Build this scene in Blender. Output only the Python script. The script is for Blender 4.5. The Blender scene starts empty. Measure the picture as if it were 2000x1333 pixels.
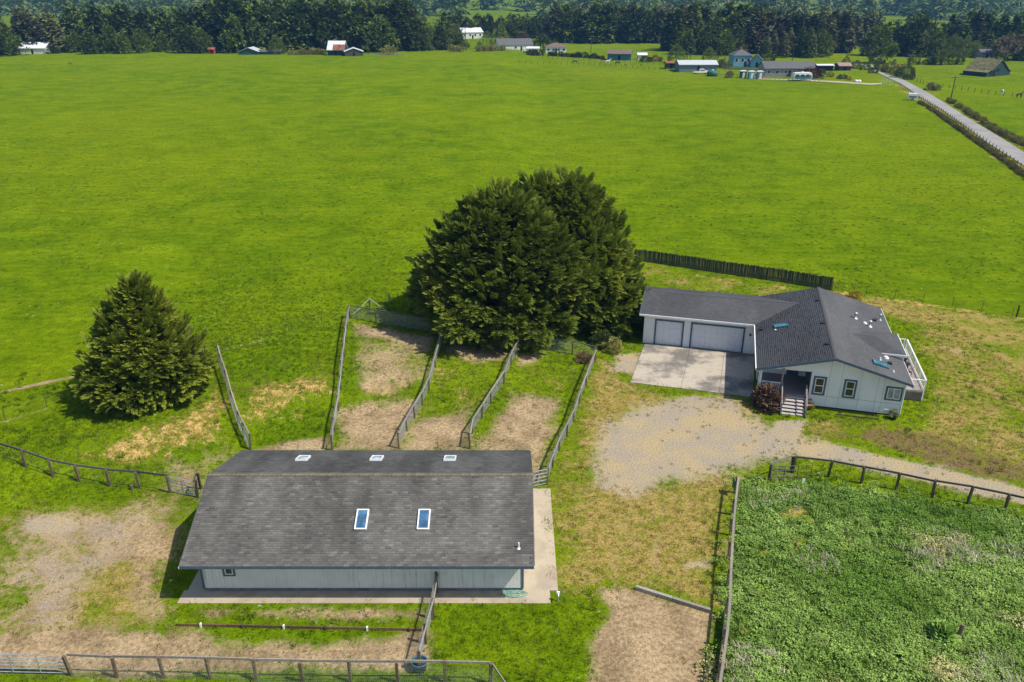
import bpy, math, random
import numpy as np
from mathutils import Vector, Matrix
R = math.radians
scene = bpy.context.scene
COL = scene.collection
# ------------------------------------------------------------------ camera, world, sun, exposure
CAM_H, PITCH, FPX = 30.0, R(24.0), 1556.0
cd = bpy.data.cameras.new('camera'); cam = bpy.data.objects.new('camera', cd); COL.objects.link(cam)
cam.location = (0, 0, CAM_H); cam.rotation_euler = (R(90) - PITCH, 0, 0)
cd.sensor_width = 36.0; cd.lens = 36.0 * FPX / 2000.0; cd.clip_start = 0.5; cd.clip_end = 9000
scene.camera = cam
SUN_EL, SUN_AZ = R(55), R(-20)          # azimuth measured from +X, so the light comes from the right, a little behind the camera
sdir = Vector((math.cos(SUN_EL) * math.cos(SUN_AZ), math.cos(SUN_EL) * math.sin(SUN_AZ), math.sin(SUN_EL)))
world = bpy.data.worlds.new('World'); scene.world = world; world.use_nodes = True
wn = world.node_tree.nodes; wl = world.node_tree.links
bg = wn['Background']; sky = wn.new('ShaderNodeTexSky'); sky.sky_type = 'NISHITA'; sky.sun_disc = False
sky.sun_elevation = SUN_EL; sky.sun_rotation = math.atan2(sdir.x, sdir.y)
bg.inputs['Strength'].default_value = 0.115
wl.new(sky.outputs['Color'], bg.inputs['Color'])
sl = bpy.data.lights.new('sun', 'SUN'); sl.energy = 4.4; sl.angle = R(0.5); sl.color = (1.0, 0.94, 0.82)
sun = bpy.data.objects.new('sun', sl); COL.objects.link(sun); sun.location = sdir * 200
sun.rotation_euler = (-sdir).to_track_quat('-Z', 'Y').to_euler()
scene.view_settings.view_transform = 'Standard'; scene.view_settings.look = 'None'
scene.view_settings.exposure = 0.27; scene.view_settings.gamma = 1.0
scene.cycles.max_bounces = 6; scene.cycles.transparent_max_bounces = 8; scene.cycles.volume_bounces = 0

# ------------------------------------------------------------------ terrain function and layout helpers
def sstep(a, b, x):
    t = np.clip((np.asarray(x, float) - a) / (b - a), 0, 1); return t * t * (3 - 2 * t)
def vnoise(x, y, sc, seed=0):
    x = np.asarray(x, float) * sc + 37.3 + seed * 17.1; y = np.asarray(y, float) * sc + 91.7 + seed * 5.3
    xi = np.floor(x); yi = np.floor(y); fx = x - xi; fy = y - yi
    fx = fx * fx * (3 - 2 * fx); fy = fy * fy * (3 - 2 * fy)
    def h(a, b):
        v = np.sin(a * 127.1 + b * 311.7 + seed * 74.7) * 43758.5453; return v - np.floor(v)
    return (h(xi, yi) * (1 - fx) + h(xi + 1, yi) * fx) * (1 - fy) + (h(xi, yi + 1) * (1 - fx) + h(xi + 1, yi + 1) * fx) * fy
def fnoise(x, y, sc, oct=4, seed=0):
    t = 0; a = .5; s = 0
    for i in range(oct):
        t = t + a * vnoise(x, y, sc * 2 ** i, seed + i); s += a; a *= .55
    return t / s
def hz(x, y):
    x = np.asarray(x, float); y = np.asarray(y, float)
    yc = 57 + 0.62 * np.minimum(x + 10, 0)
    bank = 1.35 * (1 - sstep(-7, 11, x)) * sstep(-3.2, 3.2, y - yc) * (1 - .0 * y)
    far = 62 * sstep(1000, 2100, y) * (1 + .2 * np.sin(x * .004 + 1)) + 18 * sstep(1800, 2800, y)
    und = (fnoise(x, y, .03, 2, 3) - .5) * .5 * sstep(60, 110, y)
    return bank + far + und
def hzf(x, y): return float(hz(x, y))
cP, sP = math.cos(PITCH), math.sin(PITCH)
def at(px, py, h=0.0):
    """ground position whose point h metres up is seen at that place of the photograph"""
    u = (px - 1000) / FPX; v = (py - 666.5) / FPX
    d = (u, cP - v * sP, -sP - v * cP); z = h
    for _ in range(25):
        t = (z - CAM_H) / d[2]; p = (d[0] * t, d[1] * t); z = .5 * z + .5 * (hzf(*p) + h)
    return Vector((p[0], p[1], hzf(*p)))
def tall(p, py):
    """height of a thing standing at p whose top reaches row py"""
    dep = PITCH + math.atan((py - 666.5) / FPX)
    return CAM_H - p.y * math.tan(dep) - p.z

# ------------------------------------------------------------------ mesh helpers
def npmesh(name, V, F, smooth=False):
    V = np.ascontiguousarray(V, np.float32); F = np.ascontiguousarray(F, np.int32)
    me = bpy.data.meshes.new(name); k = F.shape[1]; n = len(F)
    me.vertices.add(len(V)); me.vertices.foreach_set('co', V.ravel())
    me.loops.add(n * k); me.loops.foreach_set('vertex_index', F.ravel())
    me.polygons.add(n); me.polygons.foreach_set('loop_start', np.arange(0, n * k, k, dtype=np.int32))
    try: me.polygons.foreach_set('loop_total', np.full(n, k, np.int32))
    except Exception: pass
    if smooth: me.polygons.foreach_set('use_smooth', np.ones(n, bool))
    me.update(calc_edges=True); return me
def fattr(me, name, vals):
    a = me.attributes.new(name, 'FLOAT', 'POINT'); a.data.foreach_set('value', np.ascontiguousarray(vals, np.float32))
class MB:
    def __init__(s): s.v = []; s.f = []; s.t = []
    def add(s, vs, fs, tone=0.5):
        o = len(s.v); s.v += [tuple(p) for p in vs]; s.f += [tuple(i + o for i in f) for f in fs]; s.t += [tone] * len(vs); return s
    def box(s, x0, x1, y0, y1, z0, z1, tone=.5):
        return s.add([(x0, y0, z0), (x1, y0, z0), (x1, y1, z0), (x0, y1, z0), (x0, y0, z1), (x1, y0, z1), (x1, y1, z1), (x0, y1, z1)],
                     [(3, 2, 1, 0), (4, 5, 6, 7), (0, 1, 5, 4), (1, 2, 6, 5), (2, 3, 7, 6), (3, 0, 4, 7)], tone)
    def beam(s, a, b, w, h, tone=.5, up=(0, 0, 1)):
        a = Vector(a); b = Vector(b); d = (b - a).normalized(); up = Vector(up)
        if abs(d.dot(up)) > .98: up = Vector((0, 1, 0))
        x = d.cross(up).normalized() * (w / 2); y = x.cross(d).normalized() * (h / 2)
        vs = [p + i * x + j * y for p in (a, b) for i, j in ((-1, -1), (1, -1), (1, 1), (-1, 1))]
        return s.add(vs, [(0, 1, 2, 3), (7, 6, 5, 4), (4, 5, 1, 0), (5, 6, 2, 1), (6, 7, 3, 2), (7, 4, 0, 3)], tone)
    def tube(s, a, b, r0, r1=None, n=8, cap=True, tone=.5):
        a = Vector(a); b = Vector(b); r1 = r0 if r1 is None else r1
        d = (b - a).normalized(); up = Vector((0, 0, 1)) if abs(d.z) < .95 else Vector((1, 0, 0))
        x = d.cross(up).normalized(); y = d.cross(x)
        vs = []
        for p, r in ((a, r0), (b, r1)):
            for i in range(n):
                q = 2 * math.pi * i / n; vs.append(p + x * math.cos(q) * r + y * math.sin(q) * r)
        fs = [(i, (i + 1) % n, n + (i + 1) % n, n + i) for i in range(n)]
        if cap: fs += [tuple(reversed(range(n))), tuple(range(n, 2 * n))]
        return s.add(vs, fs, tone)
    def lathe(s, prof, n=14, c=(0, 0, 0), tone=.5):
        vs = []; fs = []
        for r, z in prof:
            for i in range(n):
                q = 2 * math.pi * i / n; vs.append((c[0] + r * math.cos(q), c[1] + r * math.sin(q), c[2] + z))
        for k in range(len(prof) - 1):
            for i in range(n):
                fs.append((k * n + i, k * n + (i + 1) % n, (k + 1) * n + (i + 1) % n, (k + 1) * n + i))
        return s.add(vs, fs, tone)
    def prism(s, poly, axis, a, b, tone=.5):
        """polygon in the two other axes, extruded along axis from a to b"""
        n = len(poly); vs = []
        for q in (a, b):
            for (i, j) in poly:
                vs.append((q, i, j) if axis == 'x' else (i, q, j) if axis == 'y' else (i, j, q))
        return s.add(vs, [tuple(range(n)), tuple(reversed(range(n, 2 * n)))] + [(i, n + i, n + (i + 1) % n, (i + 1) % n) for i in range(n)], tone)
    def mesh(s, name, m, smooth=False):
        me = bpy.data.meshes.new(name); me.from_pydata(s.v, [], s.f)
        fattr(me, 'tone', s.t); me.materials.append(m)
        if smooth: me.polygons.foreach_set('use_smooth', np.ones(len(me.polygons), bool))
        import bmesh
        bm = bmesh.new(); bm.from_mesh(me); bmesh.ops.recalc_face_normals(bm, faces=bm.faces); bm.to_mesh(me); bm.free()
        me.update(); return me
    def build(s, name, m, parent=None, smooth=False, loc=(0, 0, 0), rz=0):
        return link(name, s.mesh(name, m, smooth), parent, loc, rz)
def link(name, me, parent=None, loc=(0, 0, 0), rz=0):
    o = bpy.data.objects.new(name, me); COL.objects.link(o); o.location = loc; o.rotation_euler = (0, 0, rz)
    if parent: o.parent = parent
    return o
def thing(name, label, cat, loc=(0, 0, 0), rz=0, group=None):
    o = bpy.data.objects.new(name, None); COL.objects.link(o); o.location = loc; o.rotation_euler = (0, 0, rz)
    o.empty_display_size = .3
    return tag(o, label, cat, group)
def tag(o, label, cat, group=None):
    o['label'] = label; o['category'] = cat
    if group: o['group'] = group
    return o
def struct(o): o['kind'] = 'structure'; return o
def stuff(o, label=None, cat=None):
    o['kind'] = 'stuff'
    if label: o['label'] = label
    if cat: o['category'] = cat
    return o

# ------------------------------------------------------------------ materials
class NT:
    def __init__(s, name):
        s.m = bpy.data.materials.new(name); s.m.use_nodes = True; s.n = s.m.node_tree.nodes; s.l = s.m.node_tree.links
        s.b = s.n['Principled BSDF']; s.pos = None
    def put(s, sock, v):
        if isinstance(v, bpy.types.NodeSocket): s.l.new(v, sock)
        else:
            if isinstance(v, (tuple, list)) and len(v) == 3 and sock.type == 'RGBA': v = (*v, 1)
            sock.default_value = v
    def P(s):
        if s.pos is None: s.pos = s.n.new('ShaderNodeNewGeometry').outputs['Position']
        return s.pos
    def O(s): return s.n.new('ShaderNodeTexCoord').outputs['Object']
    def scale(s, vec, sc):
        q = s.n.new('ShaderNodeMapping'); s.put(q.inputs['Vector'], vec); q.inputs['Scale'].default_value = sc; return q.outputs[0]
    def noise(s, sc, det=4, rough=.55, vec=None, dist=0):
        q = s.n.new('ShaderNodeTexNoise'); s.put(q.inputs['Vector'], vec if vec is not None else s.P())
        q.inputs['Scale'].default_value = sc; q.inputs['Detail'].default_value = det; q.inputs['Roughness'].default_value = rough
        q.inputs['Distortion'].default_value = dist; return q.outputs['Fac']
    def voro(s, sc, vec=None, out='Distance', feat='F1'):
        q = s.n.new('ShaderNodeTexVoronoi'); q.feature = feat; s.put(q.inputs['Vector'], vec if vec is not None else s.P()); q.inputs['Scale'].default_value = sc
        return q.outputs[out]
    def attr(s, name, typ='GEOMETRY'):
        q = s.n.new('ShaderNodeAttribute'); q.attribute_name = name; q.attribute_type = typ; return q.outputs['Fac']
    def mth(s, op, a, b=0, c=0, clamp=False):
        q = s.n.new('ShaderNodeMath'); q.operation = op; q.use_clamp = clamp
        for i, v in enumerate((a, b, c)): s.put(q.inputs[i], v)
        return q.outputs[0]
    def mr(s, v, a, b, c=0., d=1., smooth=True):
        q = s.n.new('ShaderNodeMapRange'); q.interpolation_type = 'SMOOTHSTEP' if smooth else 'LINEAR'
        s.put(q.inputs['Value'], v)
        for k, w in zip(('From Min', 'From Max', 'To Min', 'To Max'), (a, b, c, d)): q.inputs[k].default_value = w
        return q.outputs[0]
    def mix(s, f, a, b, mode='MIX'):
        q = s.n.new('ShaderNodeMix'); q.data_type = 'RGBA'; q.blend_type = mode
        s.put(q.inputs['Factor'], f); s.put(q.inputs[6], a); s.put(q.inputs[7], b); return q.outputs[2]
    def mul(s, col, f):
        """scale a colour by a grey factor"""
        q = s.n.new('ShaderNodeVectorMath'); q.operation = 'SCALE'; s.put(q.inputs[0], col); s.put(q.inputs['Scale'], f); return q.outputs[0]
    def bump(s, h, strength=.5, dist=.05):
        q = s.n.new('ShaderNodeBump'); q.inputs['Strength'].default_value = strength; q.inputs['Distance'].default_value = dist
        s.put(q.inputs['Height'], h); s.l.new(q.outputs[0], s.b.inputs['Normal']); return s
    def done(s, col, rough=.9, spec=.25, metal=0):
        s.put(s.b.inputs['Base Color'], col); s.put(s.b.inputs['Roughness'], rough)
        s.b.inputs['Specular IOR Level'].default_value = spec; s.b.inputs['Metallic'].default_value = metal; return s.m
def simple(name, col, rough=.7, spec=.3, metal=0, vary=.25, sc=3., bump=0, bsc=30., dirt=None):
    t = NT(name); n = t.noise(sc, 5, .6, t.O())
    c = t.mul(tuple(col), t.mr(n, .3, .7, 1 - vary, 1 + vary))
    if dirt: c = t.mix(t.mr(t.noise(sc * .4, 4, .6, t.O()), .45, .75, 0, .6), c, dirt)
    if bump: t.bump(t.noise(bsc, 3, .6, t.O()), bump, .02)
    return t.done(c, rough, spec, metal)
def wood(name, col, col2, rough=.85):
    t = NT(name); o = t.O()
    g = t.noise(6, 5, .6, t.scale(o, (3, 3, .4))); tn = t.attr('tone')
    c = t.mix(t.mr(g, .35, .7), col, col2); c = t.mul(c, t.mr(tn, 0, 1, .65, 1.3, False))
    t.bump(t.noise(40, 3, .6, t.scale(o, (3, 3, .3))), .4, .01)
    return t.done(c, rough, .2)
def foliage(name, c1, c2, c3=None, rough=.75, tl=.18, nsc=.25):
    t = NT(name); tn = t.attr('tone'); n = t.noise(nsc, 3)
    c = t.mix(t.mr(tn, .15, .9, 0, 1, False), c1, c2)
    if c3: c = t.mix(t.mr(n, .5, .75, 0, .6), c, c3)
    c = t.mul(c, t.mr(n, .3, .7, .8, 1.2))
    oi = t.n.new('ShaderNodeObjectInfo').outputs['Random']; c = t.mix(t.mr(oi, .2, 1, 0, .55, False), c, t.mix(1.0, c, (1.25, 1.1, .8), 'MULTIPLY')); c = t.mul(c, t.mr(t.mth('FRACT', t.mth('MULTIPLY', oi, 7.13)), 0, 1, .68, 1.4, False))
    t.put(t.b.inputs['Base Color'], c); t.b.inputs['Roughness'].default_value = rough; t.b.inputs['Specular IOR Level'].default_value = .2
    tr = t.n.new('ShaderNodeBsdfTranslucent'); t.put(tr.inputs['Color'], c)
    mx = t.n.new('ShaderNodeMixShader'); mx.inputs[0].default_value = tl
    t.l.new(t.b.outputs[0], mx.inputs[1]); t.l.new(tr.outputs[0], mx.inputs[2]); t.l.new(mx.outputs[0], t.n['Material Output'].inputs['Surface'])
    return t.m
def shingle(name, c1, c2, moss=None, stain=.3):
    t = NT(name); tn = t.attr('tone'); o = t.O()
    c = t.mix(t.mr(tn, 0, 1, 0, 1, False), c1, c2)
    c = t.mul(c, t.mr(t.noise(28, 3, .7, o), .3, .7, .8, 1.2))
    c = t.mul(c, t.mr(t.noise(.45, 4, .55, t.scale(o, (1, .35, .35))), .3, .7, 1 - stain, 1 + stain))
    if moss: c = t.mix(t.mr(t.noise(9, 4, .7, o), .5, .68, 0, .85), c, moss)
    t.bump(t.noise(90, 2, .6, o), .3, .004)
    return t.done(c, .92, .15)
def glass(name, col, rough=.06):
    t = NT(name); n = t.noise(1.7, 3, .5, t.O()); c = t.mul(tuple(col), t.mr(n, .3, .7, .6, 1.4)); m = t.done(c, rough, .6)
    s_ = t.mr(t.noise(5., 6, .7, t.O(), .6), .56, .72, 0, .45); t.put(t.b.inputs['Base Color'], t.mix(s_, c, (.45, .5, .55)) if 'skylight' in name else c)  # pale mottling painted into skylight panes in place of reflections
    t.b.inputs['Coat Weight'].default_value = .6; t.b.inputs['Coat Roughness'].default_value = .03; return m
M = {}
M['post'] = wood('weathered_post', (.20, .15, .095), (.11, .085, .06))
M['rail'] = wood('grey_rail', (.33, .30, .26), (.20, .18, .15))
M['rail_dark'] = wood('dark_rail', (.13, .125, .115), (.075, .07, .065))
M['post_dark'] = wood('dark_post', (.09, .08, .065), (.05, .045, .04))
M['board'] = wood('fence_board', (.105, .095, .08), (.055, .055, .045))
M['plank'] = wood('brown_plank', (.19, .12, .07), (.11, .07, .04))
M['stepwood'] = wood('pale_step_boards', (.52, .47, .46), (.42, .38, .37))
M['deckwood'] = wood('deck_wood', (.34, .28, .27), (.25, .2, .19))
M['wire'] = simple('galvanised_wire', (.48, .5, .5), .45, .5, .5)
M['steel'] = simple('galvanised_steel', (.5, .54, .58), .4, .5, .6)
M['darkwire'] = simple('rusted_wire', (.12, .1, .085), .7, .3, .2)
M['white'] = simple('white_paint', (.78, .78, .77), .5, .4, vary=.08)
M['trim'] = simple('slate_blue_trim', (.075, .12, .17), .6, .3, vary=.15)
M['siding'] = simple('pale_grey_siding', (.70, .72, .72), .75, .25, vary=.07, sc=.9, dirt=(.52, .54, .53))
def streaky(name, col, stain):
    t = NT(name); o = t.O(); v = t.noise(2.2, 6, .65, t.scale(o, (2.5, 2.5, .12))); w = t.noise(.5, 4, .6, o)
    c = t.mix(t.mth('MULTIPLY', t.mr(v, .45, .75), t.mr(w, .35, .65)), col, stain); c = t.mul(c, t.mr(t.noise(.8, 4, .6, o), .3, .7, .94, 1.05)); return t.done(c, .75, .25)
M['siding'] = streaky('weathered_pale_siding', (.78, .755, .72), (.45, .45, .40))
M['house_wall'] = simple('pale_blue_grey_siding', (.78, .77, .77), .7, .25, vary=.06, sc=.7)
M['door_panel'] = simple('garage_door_enamel', (.68, .69, .73), .5, .4, vary=.05)
M['foundation'] = simple('foundation_concrete', (.2, .21, .22), .9, .2)
M['shade_int'] = simple('dark_interior', (.02, .02, .022), .9, .1)  # near-black colour stands for shade inside openings and under the deck
M['shingle_barn'] = shingle('barn_shingle', (.085, .081, .077), (.185, .178, .165), stain=.32)
M['shingle_cap'] = shingle('ridge_cap_shingle', (.1, .095, .08), (.19, .17, .14), moss=(.26, .17, .05))
M['shingle_house'] = shingle('house_shingle', (.076, .077, .083), (.108, .108, .115), stain=.14)
M['glass'] = glass('window_glass', (.035, .03, .03))
M['curtain'] = glass('curtained_glass', (.3, .31, .31), .15)
M['skyglass'] = glass('skylight_glass', (.06, .15, .27), .1)
M['paleglass'] = glass('pale_skylight_glass', (.3, .4, .5), .15)
M['tealglass'] = glass('teal_skylight_glass', (.04, .15, .19), .12)
M['black'] = simple('black_metal', (.02, .02, .022), .5, .4)
M['rubber'] = simple('black_rubber', (.022, .022, .024), .7, .3)
M['blue_plastic'] = simple('blue_plastic', (.03, .16, .26), .4, .5)
M['hose'] = simple('green_hose', (.2, .42, .34), .45, .4)
M['terracotta'] = simple('terracotta', (.3, .14, .08), .8, .2)
M['brick'] = simple('brick_red', (.32, .11, .07), .85, .2)
M['stone'] = simple('pale_stone', (.45, .41, .36), .9, .2, bump=.4)
M['green_paint'] = simple('green_paint', (.03, .13, .07), .6, .3)
def conc(name, col, dark, sc=.35):
    t = NT(name); p = t.P()
    a = t.noise(sc, 6, .62, p); b = t.noise(18, 4, .7, p); c2 = t.noise(1.6, 5, .65, p)
    c = t.mix(t.mr(a, .39, .56), dark, col); c = t.mix(t.mr(c2, .5, .75, 0, .5), c, dark)
    c = t.mul(c, t.mr(b, .25, .75, .86, 1.14)); t.bump(b, .25, .01); return t.done(c, .9, .2)
M['concrete'] = conc('driveway_concrete', (.46, .40, .32), (.175, .16, .145), .3)
M['apron'] = conc('apron_concrete', (.44, .37, .275), (.36, .30, .225), .5)
M['asphalt'] = conc('old_asphalt', (.31, .295, .28), (.25, .24, .225), .12)
M['cyp'] = foliage('cypress_foliage', (.044, .078, .008), (.225, .29, .028), (.26, .275, .025), tl=.32)
M['conA'] = foliage('dark_conifer', (.04, .066, .013), (.14, .19, .036), tl=.1)
M['conB'] = foliage('grey_conifer', (.065, .078, .034), (.2, .205, .09), tl=.1)
M['conC'] = foliage('green_cypress', (.042, .074, .010), (.16, .21, .03), tl=.1)
M['bare'] = foliage('bare_twigs', (.12, .085, .055), (.24, .19, .13), tl=.05)
M['pale'] = foliage('pale_spring_leaves', (.09, .13, .03), (.2, .24, .06), tl=.25)
M['shrub'] = foliage('shrub_leaves', (.03, .055, .015), (.1, .13, .035))
M['bramble'] = foliage('bramble', (.09, .10, .025), (.30, .29, .09))
M['twig_red'] = foliage('reddish_twigs', (.10, .055, .04), (.27, .17, .12))
M['dark_red'] = foliage('red_leaves', (.06, .02, .02), (.14, .05, .04))
M['bark'] = wood('bark', (.10, .075, .055), (.05, .04, .03), .95)
M['yellow_bush'] = foliage('yellow_flowers', (.16, .14, .02), (.4, .3, .02))
def ground_mat():
    t = NT('ground_cover'); p = t.P()
    dirt, grav, dry, straw, weed, brown = [t.attr(k) for k in ('dirt', 'gravel', 'dry', 'straw', 'weed', 'brown')]
    big = t.noise(.018, 3, .5); mid = t.noise(.16, 5, .6); fin = t.noise(1.3, 6, .65); vf = t.noise(7., 4, .7); br = t.mth('ADD', t.mth('MULTIPLY', t.noise(.33, 4, .6), .5), t.mth('MULTIPLY', t.noise(2.0, 7, .75), .5))
    g = t.mix(t.mr(mid, .35, .68), (.088, .152, .002), (.136, .199, .003))
    g = t.mix(t.mr(big, .4, .65, 0, .6), g, (.152, .206, .003))
    pat = t.noise(.045, 6, .62, dist=1.2); g = t.mul(g, t.mr(pat, .35, .65, .955, 1.04)); g = t.mix(t.mr(t.noise(.07, 5, .7, dist=.8), .6, .74, 0, .2), g, (.17, .19, .02))
    g = t.mul(g, t.mr(fin, .28, .72, .80, 1.2)); g = t.mul(g, t.mr(vf, .34, .66, .72, 1.28))
    stk = t.noise(.9, 4, .6, t.scale(p, (.25, 1, 1))); g = t.mul(g, t.mr(stk, .3, .7, .86, 1.12))
    tuft = t.mr(t.noise(.5, 5, .7), .62, .72); g = t.mix(t.mth('MULTIPLY', tuft, .35), g, (.075, .13, .005))
    fl = t.mth('MULTIPLY', t.mr(t.voro(1.1), .13, .06), t.mr(t.noise(.09, 3), .42, .62)); g = t.mix(t.mth('MULTIPLY', fl, .75), g, (.46, .46, .34))
    yel = t.mix(t.mr(fin, .4, .68), (.33, .245, .08), (.19, .185, .022))
    yel = t.mul(yel, t.mr(vf, .36, .64, .66, 1.28))
    mk = lambda a, k=1.0, lo=.40, hi=.62: t.mr(t.mth('ADD', a, t.mth('MULTIPLY', t.mth('SUBTRACT', br, .5), k * 1.6)), lo, hi)
    c = t.mix(mk(dry, 1.7, .35, .75), g, yel)
    wd = t.mul((.05, .085, .012), t.mr(fin, .3, .7, .7, 1.3)); c = t.mix(mk(weed, .5), c, wd)
    bw = t.mix(t.mr(fin, .4, .62), (.17, .115, .06), (.17, .16, .03)); c = t.mix(mk(brown, 1.5, .4, .7), c, t.mul(bw, t.mr(vf, .36, .64, .64, 1.28)))
    sw = t.mix(t.mr(fin, .38, .6), (.50, .34, .12), (.18, .17, .025)); sw = t.mul(sw, t.mr(vf, .36, .64, .6, 1.25)); c = t.mix(mk(straw, 1.6, .42, .66), c, sw)
    dt = t.mix(t.mr(t.noise(.5, 6, .65), .38, .66), (.41, .30, .175), (.25, .178, .10)); dt = t.mul(dt, t.mr(t.noise(4.5, 7, .8), .36, .64, .58, 1.26))
    lump = t.mr(t.voro(5.), .05, .35, .68, 1.06); dt = t.mul(dt, lump); c = t.mix(mk(dirt, 1.25, .30, .74), c, dt)
    gv = t.mix(t.mr(t.noise(.35, 5, .6), .4, .62), (.355, .30, .225), (.42, .33, .195)); gv = t.mul(gv, t.mr(t.noise(9, 6, .85), .36, .64, .64, 1.28))
    c = t.mix(mk(grav, 1.2, .28, .74), c, gv)
    h = t.mth('ADD', t.mth('MULTIPLY', fin, .6), vf); t.bump(h, .7, .10)
    return t.done(c, 1.0, 0.0)
M['ground'] = ground_mat()
def tuft_mat(name, c1, c2, dryc):
    t = NT(name); dry = t.attr('dry', 'INSTANCER'); tn = t.attr('tone'); n = t.noise(.16, 5, .6)
    g = t.mix(t.mr(n, .35, .68), c1, c2); g = t.mix(t.mr(dry, .1, .8), g, dryc)
    oi = t.n.new('ShaderNodeObjectInfo').outputs['Random']; g = t.mul(g, t.mr(oi, 0, 1, .7, 1.3, False)); g = t.mul(g, t.mr(tn, 0, 1, .75, 1.25, False))
    t.put(t.b.inputs['Base Color'], g); t.b.inputs['Roughness'].default_value = .8; t.b.inputs['Specular IOR Level'].default_value = .15
    tr = t.n.new('ShaderNodeBsdfTranslucent'); t.put(tr.inputs['Color'], g); mx = t.n.new('ShaderNodeMixShader'); mx.inputs[0].default_value = .25
    t.l.new(t.b.outputs[0], mx.inputs[1]); t.l.new(tr.outputs[0], mx.inputs[2]); t.l.new(mx.outputs[0], t.n['Material Output'].inputs['Surface']); return t.m
M['tuft'] = tuft_mat('grass_blades', (.078, .15, .003), (.135, .205, .005), (.35, .27, .085))
M['weed'] = tuft_mat('weed_leaves', (.145, .27, .036), (.32, .46, .11), (.5, .48, .2))
M['seedhead'] = tuft_mat('grey_seed_heads', (.5, .47, .33), (.62, .58, .42), (.55, .48, .34))

# ------------------------------------------------------------------ ground
def axis(lo, d0, d1, hi, st, gr):
    a = list(np.arange(d0, d1 + .01, st)); s = st; x = a[-1]; up = []
    while x < hi: s *= gr; x += s; up.append(x)
    s = st; x = a[0]; dn = []
    while x > lo: s *= gr; x -= s; dn.append(x)
    return np.array(dn[::-1] + a + up)
GX = axis(-1900, -31, 41, 1900, .3, 1.06); GY = axis(-150, 25, 84, 3200, .3, 1.035)
def in_poly(x, y, poly):
    ins = np.zeros(x.shape, bool); n = len(poly)
    for i in range(n):
        (x0, y0), (x1, y1) = poly[i][:2], poly[(i + 1) % n][:2]
        if abs(y1 - y0) < 1e-9: continue
        ins ^= ((y0 > y) != (y1 > y)) & (x < (x1 - x0) * (y - y0) / (y1 - y0) + x0)
    return ins
def seg_dist(x, y, pts, closed):
    d = np.full(x.shape, 1e9); n = len(pts)
    for i in range(n if closed else n - 1):
        (x0, y0), (x1, y1) = pts[i][:2], pts[(i + 1) % n][:2]
        l2 = (x1 - x0) ** 2 + (y1 - y0) ** 2 + 1e-9; t = np.clip(((x - x0) * (x1 - x0) + (y - y0) * (y1 - y0)) / l2, 0, 1)
        d = np.minimum(d, np.hypot(x - x0 - t * (x1 - x0), y - y0 - t * (y1 - y0)))
    return d
def area(x, y, pix, feather=.8, amp=1.0):
    w = [at(*p) for p in pix]; w = [(q.x, q.y) for q in w]
    d = seg_dist(x, y, w, True); d = np.where(in_poly(x, y, w), d, -d)
    return amp * sstep(-1.5 * feather - .25, 1.5 * feather + .25, d)
def strip(x, y, pix, wid, feather=.5, amp=1.0):
    w = [at(*p) for p in pix]; w = [(q.x, q.y) for q in w]
    return amp * (1 - sstep(wid - feather, wid + feather, seg_dist(x, y, w, False)))
zpx = lambda q: (1600 + q[0] / 4.4425, 60 + q[1] / 4.4425)
WEED_PX = [(1447, 938), (1500, 948), (1560, 944), (1700, 960), (2060, 1020), (2080, 1400), (1395, 1400), (1425, 1110)]
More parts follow.
